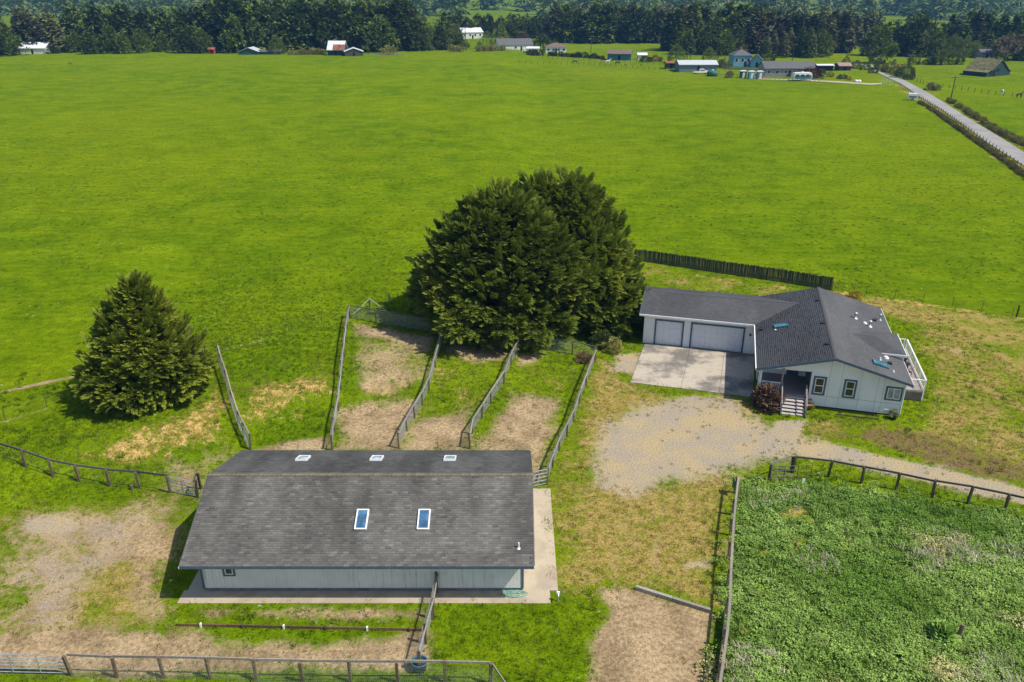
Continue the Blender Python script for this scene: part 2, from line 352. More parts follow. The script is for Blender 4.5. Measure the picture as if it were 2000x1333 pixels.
def masks(x, y):
    mx = np.maximum; A = lambda *a, **k: area(x, y, *a, **k); S = lambda *a, **k: strip(x, y, *a, **k)
    gravel = A([(1150, 915), (1170, 830), (1250, 792), (1330, 772), (1425, 782), (1490, 822), (1560, 852), (1640, 872), (1760, 900), (1900, 932), (2060, 965), (2060, 1003), (1900, 962), (1750, 932), (1640, 905), (1560, 890), (1500, 902), (1420, 925), (1330, 945), (1240, 968), (1165, 955)], 1.5, .92)
    gravel = mx(gravel, S([(1540, 872), (1650, 888), (1760, 914), (1900, 946), (2080, 990)], 1.1, .6, 1.0))
    gravel = mx(gravel, A([(1200, 692), (1250, 690), (1244, 735), (1205, 725)], .6, .95))
    gravel = mx(gravel, A([(1512, 822), (1572, 822), (1560, 862), (1505, 850)], .3, 1.2))
    gravel = mx(gravel, A([(0, 1075), (45, 1012), (160, 990), (320, 978), (370, 985), (290, 1040), (235, 1120), (170, 1200), (90, 1240), (0, 1215)], 1.6, .52))
    gravel = mx(gravel, A([(40, 1015), (150, 1000), (150, 1040), (60, 1055)], .6, .95)); gravel = mx(gravel, A([(1320, 1095), (1390, 1090), (1390, 1115), (1340, 1120)], .5, .8))
    dirt = A([(0, 1238), (200, 1225), (340, 1235), (420, 1252), (640, 1262), (830, 1236), (832, 1308), (600, 1308), (300, 1318), (140, 1318), (-80, 1310)], .9, 1.05)
    dirt = mx(dirt, A([(390, 1190), (560, 1186), (830, 1188), (832, 1212), (640, 1212), (420, 1204)], .5, .85))
    dirt = mx(dirt, A([(1172, 1150), (1240, 1152), (1390, 1200), (1372, 1360), (1160, 1360), (1155, 1260), (1190, 1200)], .6, 1.05))
    dirt = mx(dirt, A([(665, 800), (700, 785), (800, 770), (818, 800), (778, 885), (655, 885)], 1.3, .92))           # second paddock
    dirt = mx(dirt, A([(688, 632), (760, 638), (850, 665), (845, 720), (815, 770), (690, 780), (685, 720)], .8, .56)); dirt = mx(dirt, A([(690, 632), (850, 660), (840, 690), (700, 650)], .7, .9))
    dirt = mx(dirt, A([(800, 825), (870, 810), (925, 800), (915, 885), (778, 885)], 1.2, .92)); dirt = mx(dirt, A([(875, 660), (1000, 675), (985, 705), (930, 712), (862, 690)], .7, .85))
    dirt = mx(dirt, A([(975, 800), (1005, 772), (1085, 775), (1098, 800), (1062, 900), (1060, 945), (1035, 945), (1030, 885), (925, 885)], 1.2, .92)); dirt = mx(dirt, A([(1012, 690), (1065, 690), (1050, 708), (1015, 715)], .6, .9))
    dirt = mx(dirt, A([(470, 884), (560, 860), (650, 848), (648, 885)], .7, .9)); dirt = mx(dirt, A([(320, 905), (440, 870), (470, 900), (405, 925), (385, 985), (330, 960)], 1.6, .75)); dirt = mx(dirt, A([(385, 985), (345, 1100), (250, 1130), (300, 1040)], 1.5, .55))
    dirt = mx(dirt, A([(180, 1180), (330, 1190), (330, 1240), (120, 1240)], 1.5, .5)); dirt = mx(dirt, A([(0, 1010), (160, 985), (350, 970), (380, 1000), (340, 1110), (330, 1240), (0, 1250)], 2., .72) * (1 - A([(165, 1120), (240, 1110), (250, 1230), (180, 1235)], .8))); dirt = mx(dirt, A([(1185, 680), (1250, 672), (1240, 760), (1160, 745)], 1., .42))
    dirt = mx(dirt, A([(830, 1238), (845, 1240), (850, 1305), (830, 1310)], .4, .5)); dirt = mx(dirt, S([(0, 766), (150, 735)], .35, .25, .75)); dirt = mx(dirt, S([(0, 826), (95, 797)], .3, .25, .55)); dirt = mx(dirt, S([(430, 686), (520, 663), (600, 642), (682, 625)], .25, .25, .4)); dirt = mx(dirt, mx(S([(1255, 950), (1215, 1040), (1195, 1150)], .3, .3, .42), S([(1310, 945), (1285, 1040), (1275, 1150)], .3, .3, .42)))
    for q in ((1858, 686), (1866, 690), (1870, 684), (1876, 700), (1832, 672), (1840, 676), (1900, 860), (1700, 610), (1826, 768)): dirt = mx(dirt, S([q, (q[0] + 4, q[1] + 1)], .22, .15, .9)); dirt = mx(dirt, A([(1155, 1130), (1200, 1140), (1180, 1340), (1150, 1340)], .8, .45))
    dry = A([(1085, 925), (1165, 920), (1300, 925), (1440, 905), (1425, 1100), (1420, 1200), (1250, 1150), (1100, 1160), (1075, 1040)], 2., .84)
    dry = mx(dry, A([(1170, 700), (1250, 760), (1480, 785), (1520, 830), (1260, 800), (1160, 930), (1080, 960), (1110, 870)], 1.5, .85)); dry = mx(dry, A([(1240, 510), (1620, 565), (1600, 590), (1250, 560), (1200, 600)], 1.5, .46))
    dry = mx(dry, A([(1640, 572), (1900, 615), (2080, 640), (2080, 960), (1800, 900), (1560, 855), (1575, 812), (1640, 815), (1790, 830), (1820, 740), (1760, 640)], 1.5, .6)); dry = mx(dry, A([(1640, 570), (1990, 625), (1900, 660), (1700, 610)], 1.2, .8))
    dry = mx(dry, A([(440, 720), (660, 690), (650, 830), (500, 850)], 2, .3)); dry = mx(dry, A([(1030, 1190), (1150, 1180), (1150, 1340), (1000, 1340)], 2, .25)); dry = mx(dry, .33 * A([(690, 640), (1160, 700), (1060, 900), (660, 880)], 1))
    dry = mx(dry, A([(0, 1010), (160, 985), (350, 970), (380, 1000), (340, 1110), (330, 1240), (0, 1250)], 2., .75))
    brown = A([(1580, 845), (1700, 830), (1830, 850), (2080, 930), (2080, 955), (1930, 945), (1750, 885)], 1.3, .85); brown = mx(brown, A([(1830, 760), (2080, 800), (2080, 930), (1900, 900)], 2, .3))
    straw = A([(470, 745), (640, 728), (655, 770), (600, 800), (480, 830)], 1.5, .74); straw = mx(straw, A([(455, 770), (425, 740), (360, 810), (230, 850), (110, 890), (180, 920), (320, 895), (440, 850)], 1.4, .82))
    straw = mx(straw, A([(700, 740), (830, 725), (815, 765), (700, 785)], .9, .75)); straw = mx(straw, S([(1300, 530), (1620, 574)], .6, .5, .5)); straw = mx(straw, S([(1636, 572), (1990, 622), (2080, 636)], .7, .5, .6))
    weed = A(WEED_PX, .5, 1.0)
    for q in [[(1520, 1005), (1560, 990), (1575, 1000), (1535, 1015)], [(1540, 1060), (1570, 1050), (1565, 1070), (1545, 1075)], [(1475, 1085), (1505, 1068), (1500, 1085), (1480, 1095)], [(1640, 1055), (1665, 1050), (1665, 1070), (1645, 1070)], [(1560, 1015), (1590, 1010), (1590, 1025)], [(1448, 1215), (1468, 1210), (1462, 1235), (1450, 1235)], [(1478, 1130), (1490, 1125), (1490, 1165), (1480, 1160)]]:
        h = A(q, .35, 1.0); weed = weed * (1 - h); straw = mx(straw, h * .9)
    nearside = (y < 130)
    for m_ in (gravel, dirt, dry, brown, straw, weed): m_ *= nearside
    dry = mx(dry, mx(S([zpx(q) for q in [(690, 470), (880, 592), (1130, 760), (1400, 950), (1777, 1225), (2100, 1460)]], 1.7, .8, .85), S([zpx(q) for q in [(900, 520), (1110, 630), (1400, 805), (1777, 1030), (2100, 1210)]], 1.6, .8, .6)))
    # beyond the field: road verge, far paddocks
    dry = mx(dry, .30 * sstep(270, 300, y) * (x > 20)); 
    return dict(gravel=gravel, dirt=dirt, dry=dry, brown=brown, straw=straw, weed=weed)
gx, gy = np.meshgrid(GX, GY); fx = gx.ravel(); fy = gy.ravel()
GV = np.stack([fx, fy, hz(fx, fy)], 1); GM = masks(fx, fy)
nx, ny = len(GX), len(GY)
ii, jj = np.meshgrid(np.arange(nx - 1), np.arange(ny - 1)); a0 = (jj * nx + ii).ravel()
GF = np.stack([a0, a0 + 1, a0 + 1 + nx, a0 + nx], 1)
fm = {k: v[GF].mean(1) for k, v in GM.items()}
cls = np.zeros(len(GF), int); cls[fm['weed'] > .5] = 3; cls[fm['gravel'] > .5] = 1; cls[fm['dirt'] > .5] = 2
for k, nm in enumerate(('grass_ground', 'gravel_driveway', 'bare_dirt', 'weed_pasture_ground')):
    f = GF[cls == k]; used = np.unique(f); mp = np.full(len(GV), -1); mp[used] = np.arange(len(used))
    me = npmesh(nm, GV[used], mp[f], True)
    for key, val in GM.items(): fattr(me, key, val[used])
    me.materials.append(M['ground']); struct(link(nm, me))
# ------------------------------------------------------------------ road and far lane
def ribbon(name, L, Rr, m, lift):
    v = []; 
    for a, b in zip(L, Rr): v += [a + Vector((0, 0, lift)), b + Vector((0, 0, lift))]
    f = [(2 * i, 2 * i + 1, 2 * i + 3, 2 * i + 2) for i in range(len(L) - 1)]
    mb = MB(); mb.add(v, f)
    return struct(mb.build(name, m))
def densify(pts, n=6):
    out = []
    for a, b in zip(pts[:-1], pts[1:]):
        for k in range(n):
            p = a.lerp(b, k / n); out.append(Vector((p.x, p.y, hzf(p.x, p.y))))
    out.append(pts[-1]); return out
zp = lambda q: (1600 + q[0] / 4.4425, 60 + q[1] / 4.4425)
RL = [at(*zp(q)) for q in [(2300, 1540), (1777, 1180), (1480, 992), (1280, 845), (1060, 688), (880, 585), (700, 460), (530, 382)]]
RR = [at(*zp(q)) for q in [(2300, 1400), (1777, 1062), (1600, 950), (1400, 830), (1100, 640), (930, 535), (750, 438), (566, 374)]]
ribbon('asphalt_road', densify(RL), densify(RR), M['asphalt'], .14)
RL2 = [RL[-1]] + [at(*q) for q in [(1702, 139), (1690, 133.5), (1682, 128.5), (1640, 125)]]
RR2 = [RR[-1]] + [at(*q) for q in [(1712, 139), (1706, 131), (1702, 127.3), (1640, 124)]]
ribbon('far_road', densify(RL2), densify(RR2), M['asphalt'], .14)
ribbon('farm_lane', densify([at(*q) for q in [(1480, 156), (1560, 158.6), (1640, 163), (1700, 167), (1722, 166)]]), densify([at(*q) for q in [(1480, 154.5), (1560, 156.5), (1640, 160), (1700, 164), (1722, 163)]]), M['apron'], .14)

# ------------------------------------------------------------------ roofs of shingles
def roof_slope(parent, mat, p00, ex, ey, W, Lg, rng, indiv=0, indiv_mesh=None, hole=None, expo=.14, tab=.305, th=.014):
    """p00 eave corner, ex along eave, ey up the slope (unit), n normal"""
    ex = Vector(ex).normalized(); ey = Vector(ey).normalized(); n = ex.cross(ey).normalized()
    if n.z < 0: n = -n
    p00 = Vector(p00); V = []; F = []; T = []; rows = int(Lg / expo)
    expo = Lg / rows; cnt = 0
    for r in range(rows):
        off = (r % 2) * tab * .5 + rng.uniform(-.04, .04); x = -off
        while x < W - .01:
            x0 = max(0, x); x1 = min(W, x + tab - .006); x += tab
            if x1 - x0 < .03: continue
            y0 = r * expo + rng.uniform(-.005, .005); y1 = min((r + 1) * expo + .03, Lg); t0 = th + rng.uniform(0, .4 * th)
            tone = min(1, max(0, rng.gauss(.4, .13) + (.4 if rng.random() < .07 else 0)))
            if hole and hole((x0 + x1) / 2, y0): continue
            q = [p00 + ex * a + ey * b + n * c for a, b, c in ((x0, y0, t0), (x1, y0, t0), (x1, y1, .004), (x0, y1, .004), (x0, y0, 0), (x1, y0, 0))]
            if cnt < indiv and x1 - x0 > .28:
                cnt += 1; key = int(tone * 7.99)
                if key not in indiv_mesh:
                    mb = MB(); w = tab - .006
                    mb.add([(0, 0, 0.017), (w, 0, .017), (w, expo + .03, .004), (0, expo + .03, .004), (0, 0, 0), (w, 0, 0)], [(0, 1, 2, 3), (4, 5, 1, 0), (4, 0, 3), (5, 2, 1)], (key + .5) / 8)
                    indiv_mesh[key] = mb.mesh('shingle', mat)
                o = link('shingle', indiv_mesh[key], parent)
                o.matrix_local = Matrix.Translation(p00 + ex * x0 + ey * y0) @ Matrix((ex, ey, n)).transposed().to_4x4()
                continue
            b = len(V); V += [tuple(v) for v in q]; F += [(b, b + 1, b + 2, b + 3), (b + 4, b + 5, b + 1, b)]; T += [tone] * 6
    me = npmesh('shingles', np.array(V), np.array(F)); fattr(me, 'tone', T); me.materials.append(mat)
    o = link('shingles', me, parent); o['kind'] = 'stuff'; return o
def slab_roof(parent, name, quad, thick, m):
    q = [Vector(p) for p in quad]; n = (q[1] - q[0]).cross(q[3] - q[0]).normalized()
    if n.z < 0: n = -n
    k = len(q); mb = MB(); mb.add(q + [p - n * thick for p in q], [tuple(range(k)), tuple(reversed(range(k, 2 * k)))] + [(i, k + i, k + (i + 1) % k, (i + 1) % k) for i in range(k)])
    return mb.build(name, m, parent)
def skylight(parent, name, c, ex, ey, w, l, frame_m, glass_m, rise=.13, fr=.07, dome=.0):
    ex = Vector(ex).normalized(); ey = Vector(ey).normalized(); n = ex.cross(ey).normalized()
    if n.z < 0: n = -n
    c = Vector(c); P = lambda a, b, h: c + ex * a + ey * b + n * h
    f = MB(); W, L = w / 2, l / 2
    for a0, a1, b0, b1 in ((-W, -W + fr, -L, L), (W - fr, W, -L, L), (-W + fr, W - fr, -L, -L + fr), (-W + fr, W - fr, L - fr, L)):
        f.add([P(a, b, h) for h in (-.05, rise) for a, b in ((a0, b0), (a1, b0), (a1, b1), (a0, b1))], [(3, 2, 1, 0), (4, 5, 6, 7), (0, 1, 5, 4), (1, 2, 6, 5), (2, 3, 7, 6), (3, 0, 4, 7)])
    o = f.build(name, frame_m, parent)
    g = MB(); N = 6; vs = []; fs = []
    for j in range(N + 1):
        for i in range(N + 1):
            a = -W + fr + (w - 2 * fr) * i / N; b = -L + fr + (l - 2 * fr) * j / N
            vs.append(P(a, b, rise - .03 + dome * math.sin(math.pi * i / N) * math.sin(math.pi * j / N)))
    for j in range(N):
        for i in range(N): k = j * (N + 1) + i; fs.append((k, k + 1, k + N + 2, k + N + 1))
    g.add(vs, fs); g.build('glass', glass_m, o, smooth=True); return o
def window(parent, x0, x1, z0, z1, y, frame_w=.14, slider=False, gm='glass', mx=None):
    """window on a wall that faces -y in the parent's frame"""
    tr = MB(); w = frame_w
    for a, b, c, d in ((x0, x1, z1 - w, z1), (x0, x1, z0, z0 + w), (x0, x0 + w, z0 + w, z1 - w), (x1 - w, x1, z0 + w, z1 - w)): tr.box(a, b, y - .045, y + .02, c, d)
    o = tr.build('window', M['trim'], parent)
    s = MB(); a0, a1, b0, b1 = x0 + w, x1 - w, z0 + w, z1 - w; t = .06
    for a, b, c, d in ((a0, a1, b1 - t, b1), (a0, a1, b0, b0 + t), (a0, a0 + t, b0 + t, b1 - t), (a1 - t, a1, b0 + t, b1 - t)): s.box(a, b, y - .03, y + .015, c, d)
    if slider: s.box((a0 + a1) / 2 - t / 2, (a0 + a1) / 2 + t / 2, y - .028, y + .012, b0 + t, b1 - t)
    else: s.box(a0 + t, a1 - t, y - .028, y + .012, (b0 + b1) / 2 - t / 2, (b0 + b1) / 2 + t / 2)
    s.build('sash', M['white'], o)
    if slider:
        for a, b in ((a0 + t, (a0 + a1) / 2 - t / 2), ((a0 + a1) / 2 + t / 2, a1 - t)): g = MB(); g.box(a, b, y - .012, y + .005, b0 + t, b1 - t); g.build('pane', M[gm], o)
    else:
        for a, b in ((b0 + t, (b0 + b1) / 2 - t / 2), ((b0 + b1) / 2 + t / 2, b1 - t)): g = MB(); g.box(a0 + t, a1 - t, y - .012, y + .005, a, b); g.build('pane', M[gm], o)
    return o

# ------------------------------------------------------------------ barn
rng = random.Random(4)
BX0, BX1 = -17.2, 1.14; BYF, BYR, BYB = 32.9, 38.2, 43.5; ZF, ZR, ZB = 2.62, 4.72, 3.0
WX0, WX1, WYF, WYB = -16.72, .62, 34.0, 42.9
apron = MB()
barn = thing('barn', 'long pale grey barn with a mossy dark shingle roof and skylights, in the foreground', 'barn', (-8, 38.2, 0))
L = lambda x, y, z: (x + 8, y - 38.2, z)
def lb(mb, x0, x1, y0, y1, z0, z1, tone=.5): return mb.box(x0 + 8, x1 + 8, y0 - 38.2, y1 - 38.2, z0, z1, tone)
roofz = lambda y: ZF + (ZR - ZF) * (y - BYF) / (BYR - BYF) if y < BYR else ZR + (ZB - ZR) * (y - BYR) / (BYB - BYR)
f = MB(); lb(f, WX0 + .03, WX1 - .03, WYF + .03, WYB - .03, 0, .28); f.build('foundation', M['foundation'], barn)
w = MB(); lb(w, WX0 + .012, WX1 - .012, WYF + .012, WYF + .12, .24, roofz(WYF) - .16); x = WX0      # grooved boards over a backing sheet
while x < WX1 - .05:
    x2 = min(x + .2, WX1); lb(w, x + .0035, x2 - .0035, WYF - .003, WYF + .012, .22, roofz(WYF) - .17, rng.uniform(.35, .65)); x = x2
w.build('front_wall', M['siding'], barn)
w = MB(); lb(w, WX0, WX1, WYB - .1, WYB, .24, roofz(WYB) - .16); w.build('rear_wall', M['siding'], barn)
for nm, a, b in (('side_wall', WX0 + .0, WX0 + .1), ('side_wall', WX1 - .1, WX1 - .0)):
    g = MB(); g.prism([(WYF + .125 - 38.2, .24), (WYB - .11 - 38.2, .24), (WYB - .11 - 38.2, roofz(WYB) - .2), (0, ZR - .16), (WYF + .125 - 38.2, roofz(WYF) - .16)], 'x', a + 8, b + 8); g.build(nm, M['siding'], barn)
for x in (WX0 + .0, WX1 - .1):
    t = MB(); lb(t, x - .012, x + .112, WYF - .03, WYF - .008, .2, roofz(WYF) - .14); t.build('corner_trim', M['trim'], barn)
exb = Vector((1, 0, 0)); eyF = Vector((0, BYR - BYF, ZR - ZF)); eyB = Vector((0, BYR - BYB, ZR - ZB))
rf = slab_roof(barn, 'roof', [L(BX0, BYF, ZF - .01), L(BX1, BYF, ZF - .01), L(BX1, BYR, ZR - .01), L(BX0, BYR, ZR - .01)], .1, M['trim'])
rb = slab_roof(barn, 'roof', [L(BX0, BYR + .002, ZR - .01), L(BX1, BYR + .002, ZR - .01), L(BX1, BYB, ZB - .01), L(BX0, BYB, ZB - .01)], .1, M['trim'])
roof_slope(rf, M['shingle_barn'], L(BX0 - .02, BYF - .03, ZF - .01), exb, eyF, BX1 - BX0 + .04, eyF.length + .03, rng, 300, {})
roof_slope(rb, M['shingle_barn'], L(BX0 - .02, BYB + .03, ZB - .01), exb, eyB, BX1 - BX0 + .04, eyB.length + .03, rng)
g = MB(); lb(g, BX0, BX1, BYF - .05, BYF - .032, ZF - .17, ZF - .02); g.build('eave_fascia', M['trim'], barn)
for x in (BX0 - .05, BX1 + .032):
    g = MB(); lb(g, x, x + .03, BYF - .06, BYF + .06, ZF - .16, ZF - .03); g.build('gutter_end', M['white'], barn)
    g = MB(); sx = x + 8 + .009
    for y0, y1 in ((BYF + .06, BYR), (BYR, BYB)): g.beam((sx, y0 - 38.2, roofz(y0) - .085), (sx, y1 - 38.2, roofz(y1) - .085), .018, .13)
    g.build('verge_board', M['trim'], barn)
capm = {}; x = BX0
while x < BX1 - .1:
    k = rng.randrange(5)
    if k not in capm:
        c = MB(); a = .15; zz = .1 * .38
        c.add([(0, -a, -zz + .012), (.3, -a, -zz + .028), (.3, 0, .032), (0, 0, .014), (.3, a, -.1 * .3 + .028), (0, a, -.1 * .3 + .012), (.3, -a, -zz), (.3, a, -.1 * .3)], [(0, 1, 2, 3), (3, 2, 4, 5), (1, 6, 2), (2, 7, 4)], .2 + .15 * k); capm[k] = c.mesh('ridge_cap', M['shingle_cap'])
    o = link('ridge_cap', capm[k], barn, L(x, BYR, ZR + .012 + rng.uniform(0, .008))); o.rotation_euler = (0, rng.uniform(-.03, .005), rng.uniform(-.03, .03)); x += .26
def on_slope(px, py, front=True):
    u = (px - 1000) / FPX; v = (py - 666.5) / FPX; d = (u, cP - v * sP, -sP - v * cP)
    lo, hi = 20., 80.
    for _ in range(50):
        m_ = (lo + hi) / 2; y = d[1] * m_; z = CAM_H + d[2] * m_
        if z > (roofz(y)): lo = m_
        else: hi = m_
    return Vector((d[0] * lo, d[1] * lo, CAM_H + d[2] * lo))
for px, py in ((707, 1016.5), (828, 1016.5)):
    p = on_slope(px, py); skylight(barn, 'skylight', L(*p), exb, eyF, .66, 1.25, M['white'], M['skyglass'], .14, .07, .04)
for px, py in ((592, 897), (736, 897), (879, 897)):
    p = on_slope(px, py); skylight(barn, 'skylight', L(*p), exb, eyB, .72, .98, M['white'], M['paleglass'], .12, .06, .08)
p = on_slope(1013, 1071)
c = MB(); c.tube(Vector(L(*p)) - Vector((0, 0, .1)), Vector(L(*p)) + Vector((0, 0, .35)), .045, n=8); c.tube(Vector(L(*p)) - Vector((0, 0, .02)), Vector(L(*p)) + Vector((0, 0, .06)), .12, .05, n=8); c.build('vent_pipe', M['white'], barn)
wo = window(barn, -15.5 + 8, -14.85 + 8, 1.05, 2.25, WYF - 38.2 - .01, .1)
c = MB(); lb(c, -.92, -.12, WYF - .05, WYF - .006, 2.35, 2.62); c.build('wall_vent', M['black'], barn)
ap = MB(); ap.box(-17.8, 2.05, 33.02, 34.0, -.1, .05); ap.build('concrete_apron', M['apron'])
struct(bpy.data.objects['concrete_apron'])
ap2 = MB(); ap2.box(WX1 - .4, 2.5, 34.0, 43.6, -.1, .048); struct(ap2.build('concrete_side_apron', M['apron']))
ap3 = MB(); ap3.box(-17.6, WX0 + .4, 34.0, 36.5, -.1, .046); struct(ap3.build('concrete_end_apron', M['apron']))

# ------------------------------------------------------------------ house
HR = R(-14.8)
house = thing('ranch_house', 'pale blue-grey ranch house with dark shingle roof, attached garage and front porch', 'house', (24.33, 54.0, 0), HR)
HZ = lambda x: 4.5 - .268 * abs(x)                    # main roof height in the house frame
GZ = lambda y: 3.0 + .26 * (min(y, 12.7) - 8.95) - (.26 * (y - 12.7) if y > 12.7 else 0)
FY = .55
w = MB()      # gable front wall and the shell
w.prism([(-1.47, .12), (5.2, .12), (5.2, HZ(5.2) - .14), (0, HZ(0) - .14), (-1.47, HZ(1.47) - .14)], 'y', FY, FY + .15); w.build('front_wall', M['house_wall'], house)
w = MB(); w.box(5.05, 5.2, FY + .152, 15.6, .12, HZ(5.2) - .14); w.build('side_wall', M['house_wall'], house)
w = MB(); w.box(-5.2, -5.05, 4.15, 9.5, .12, HZ(5.2) - .14); w.build('side_wall', M['house_wall'], house)
w = MB(); w.prism([(-5.2, .1), (5.2, .1), (5.2, HZ(5.2) - .16), (0, HZ(0) - .14), (-5.2, HZ(5.2) - .16)], 'y', 15.6, 15.75); w.build('rear_wall', M['house_wall'], house)
w = MB(); w.box(-1.47, -1.32, FY + .152, 4.0, .12, 4.0); w.build('porch_side_wall', M['trim'], house)
w = MB(); w.box(-5.2, -1.3, 4.0, 4.12, .12, 3.1); w.build('porch_back_wall', M['house_wall'], house)
w = MB(); w.prism([(-5.3, HZ(5.3) - .14), (-1.47, HZ(1.47) - .14), (-1.47, 2.95), (-5.3, 2.85)], 'y', FY + .03, FY + .12); w.build('porch_gable_panel', M['house_wall'], house)
w = MB(); w.box(-5.2, -1.48, .5, 4.0, .72, .9); pf = w.build('porch_floor', M['deckwood'], house)
w = MB(); w.box(-5.15, -1.5, .56, .66, .05, .72); w.build('porch_skirt', M['trim'], house)
w = MB(); w.box(-2.95, -2.05, 3.93, 3.99, .92, 2.95); d = w.build('front_door', M['trim'], house)
w = MB(); w.tube((-2.17, 3.91, 1.9), (-2.17, 3.87, 1.9), .035); w.build('door_handle', M['steel'], d)
window(house, -4.6, -3.4, 1.6, 2.8, 3.985, .08)
w = MB(); w.box(-5.18, 5.18, FY + .02, FY + .1, 0, .14); w.build('skirting', M['black'], house)
for x in (-.15, .72, 2.1, 3.32, 3.75): w = MB(); w.box(x, x + .014, FY - .006, FY + .01, .14, HZ(x) - .16); w.build('wall_seam', M['foundation'], house)
w = MB(); w.tube((5.23, FY - .04, 2.9), (5.23, FY - .04, .12), .04); w.build('downspout', M['white'], house)
for z in (1.02,): w = MB(); w.box(-1.3, 5.1, FY - .008, FY + .01, z, z + .02); w.build('wall_seam', M['foundation'], house)
main = []
for sgn in (-1, 1):
    q = [(sgn * 5.6, 0, HZ(5.6)), (sgn * 5.6, 16, HZ(5.6)), (sgn * .001, 16, 4.5), (sgn * .001, 0, 4.5)]
    o = slab_roof(house, 'roof', q, .12, M['trim']); main.append(o)
    ey = Vector((-sgn * 5.6, 0, 4.5 - HZ(5.6)))
    hole = (lambda a, b: 9.3 < a < 16.0 and b < (a - 8.95) * 0 + 0) if False else None
    roof_slope(o, M['shingle_house'], (sgn * 5.62, -.02, HZ(5.62) + .012), (0, 1, 0), ey, 16.04, ey.length + .02, rng, expo=.15, tab=.33, th=.003)
    fb = MB(); fb.beam((sgn * 5.6, -.02, HZ(5.6) - .07), (sgn * .0, -.02, 4.5 - .07), .03, .2); fb.build('rake_board', M['trim'], house)
fb = MB(); fb.box(5.6, 5.66, 0, 4.3, HZ(5.6) - .14, HZ(5.6) - .0); fb.build('gutter', M['white'], house)
fb = MB(); fb.box(5.6, 5.66, 9.2, 16, HZ(5.6) - .14, HZ(5.6) - .0); fb.build('gutter', M['white'], house)
fb = MB(); fb.box(-5.68, -5.6, 0, 8.86, HZ(5.6) - .14, HZ(5.6) + .02); fb.build('gutter', M['white'], house)
fb = MB(); fb.tube((-5.58, .1, 2.85), (-5.3, .5, 2.5), .04); fb.tube((-5.3, .5, 2.5), (-5.3, .5, .1), .04); fb.build('downspout', M['white'], house)
for y in np.arange(.0, 15.9, .28):
    if 'hc' not in capm:
        c = MB(); c.add([(-.15, 0, -.03), (-.15, .32, -.02), (0, .32, .022), (0, 0, .008), (.15, 0, -.03), (.15, .32, -.02)], [(0, 1, 2, 3), (3, 2, 5, 4)], .5); capm['hc'] = c.mesh('ridge_cap', M['shingle_house'])
    link('ridge_cap', capm['hc'], house, (0, float(y), 4.5 + .03))
# garage
w = MB(); w.box(-15.2, -5.2, 9.4, 9.41, .02, .03)
def gwall(x0, x1, z0, z1, nm='garage_front_wall'): w = MB(); w.box(x0, x1, 9.4, 9.55, z0, z1); return w.build(nm, M['house_wall'], house)
D1, D2 = (-14.1, -11.75), (-10.9, -6.45); DT = 2.38
mbw = MB(); mbw.box(-15.2, D1[0], 9.4, 9.55, .02, 2.86); mbw.box(D1[1], D2[0], 9.4, 9.55, .02, 2.86); mbw.box(D2[1], -5.2, 9.4, 9.55, .02, 2.86); mbw.box(D1[0], D1[1], 9.4, 9.55, DT, 2.86); mbw.box(D2[0], D2[1], 9.4, 9.55, DT, 2.86)
mbw.build('garage_front_wall', M['house_wall'], house)
mbw = MB(); mbw.prism([(9.552, .02), (16.0, .02), (16.0, GZ(16) - .14), (12.7, GZ(12.7) - .14), (9.552, GZ(9.55) - .14)], 'x', -15.2, -15.05); mbw.build('garage_side_wall', M['house_wall'], house)
mbw = MB(); mbw.box(-15.04, -5.25, 15.85, 16.0, .02, GZ(16) - .14); mbw.build('garage_rear_wall', M['house_wall'], house)
pm = {}
for (a, b), nc in ((D1, 4), (D2, 8)):
    w = MB(); w.box(a, b, 9.47, 9.5, .03, DT); d = w.build('garage_door', M['door_panel'], house)
    t = MB()
    for x0, x1, z0, z1 in ((a - .13, a + .02, .02, DT + .13), (b - .02, b + .13, .02, DT + .13), (a + .02, b - .02, DT - .02, DT + .13)): t.box(x0, x1, 9.36, 9.402, z0, z1)
    t.build('door_trim', M['trim'], d)
    for r in range(4):
        for k in range(nc):
            cw = (b - a - .1) / nc; ch = (DT - .1) / 4
            if nc not in pm: q = MB(); q.add([(0, 0, 0), (cw - .07, 0, 0), (cw - .07, 0, ch - .08), (0, 0, ch - .08), (.05, -.025, .05), (cw - .12, -.025, .05), (cw - .12, -.025, ch - .13), (.05, -.025, ch - .13)], [(0, 1, 5, 4), (1, 2, 6, 5), (2, 3, 7, 6), (3, 0, 4, 7), (4, 5, 6, 7)]); pm[nc] = q.mesh('panel', M['door_panel'])
            link('panel', pm[nc], d, (a + .05 + k * cw + .035, 9.468, .07 + r * ch))
w = MB(); w.lathe([(.02, 0), (.1, .05), (.07, .2), (.02, .26)], 8, (-5.85, 9.3, 1.75)); w.build('wall_lamp', M['black'], house)
gq = [(-15.6, 8.95, 3.0), (-1.6, 8.95, 3.0), (-1.6, 12.7, GZ(12.7)), (-15.6, 12.7, GZ(12.7))]
GE = -1.75
def gslope(y0, s, nm):
    o = slab_roof(house, 'roof', [(-15.6, y0, 3.0), (-5.62, y0, 3.0), (GE, 12.7 - s * .002, GZ(12.7)), (-15.6, 12.7 - s * .002, GZ(12.7))], .12, M['trim'])
    ey = Vector((0, s * 3.75, GZ(12.7) - 3.0))
    def hole(a, b):      # cut at the valley against the main roof
        return -15.62 + a > -5.6 + (b / ey.length) * 3.75 + .22
    roof_slope(o, M['shingle_house'], (-15.62, y0 - s * .02, 3.008), (1, 0, 0), ey, 14.2, ey.length + .02, rng, hole=hole, expo=.15, tab=.33, th=.003)
gslope(8.95, 1, 'f'); gslope(16.45, -1, 'b')
for x in np.arange(-15.6, -1.9, .28): link('ridge_cap', capm['hc'], house, (float(x) + .3, 12.7, GZ(12.7) + .03), R(90))
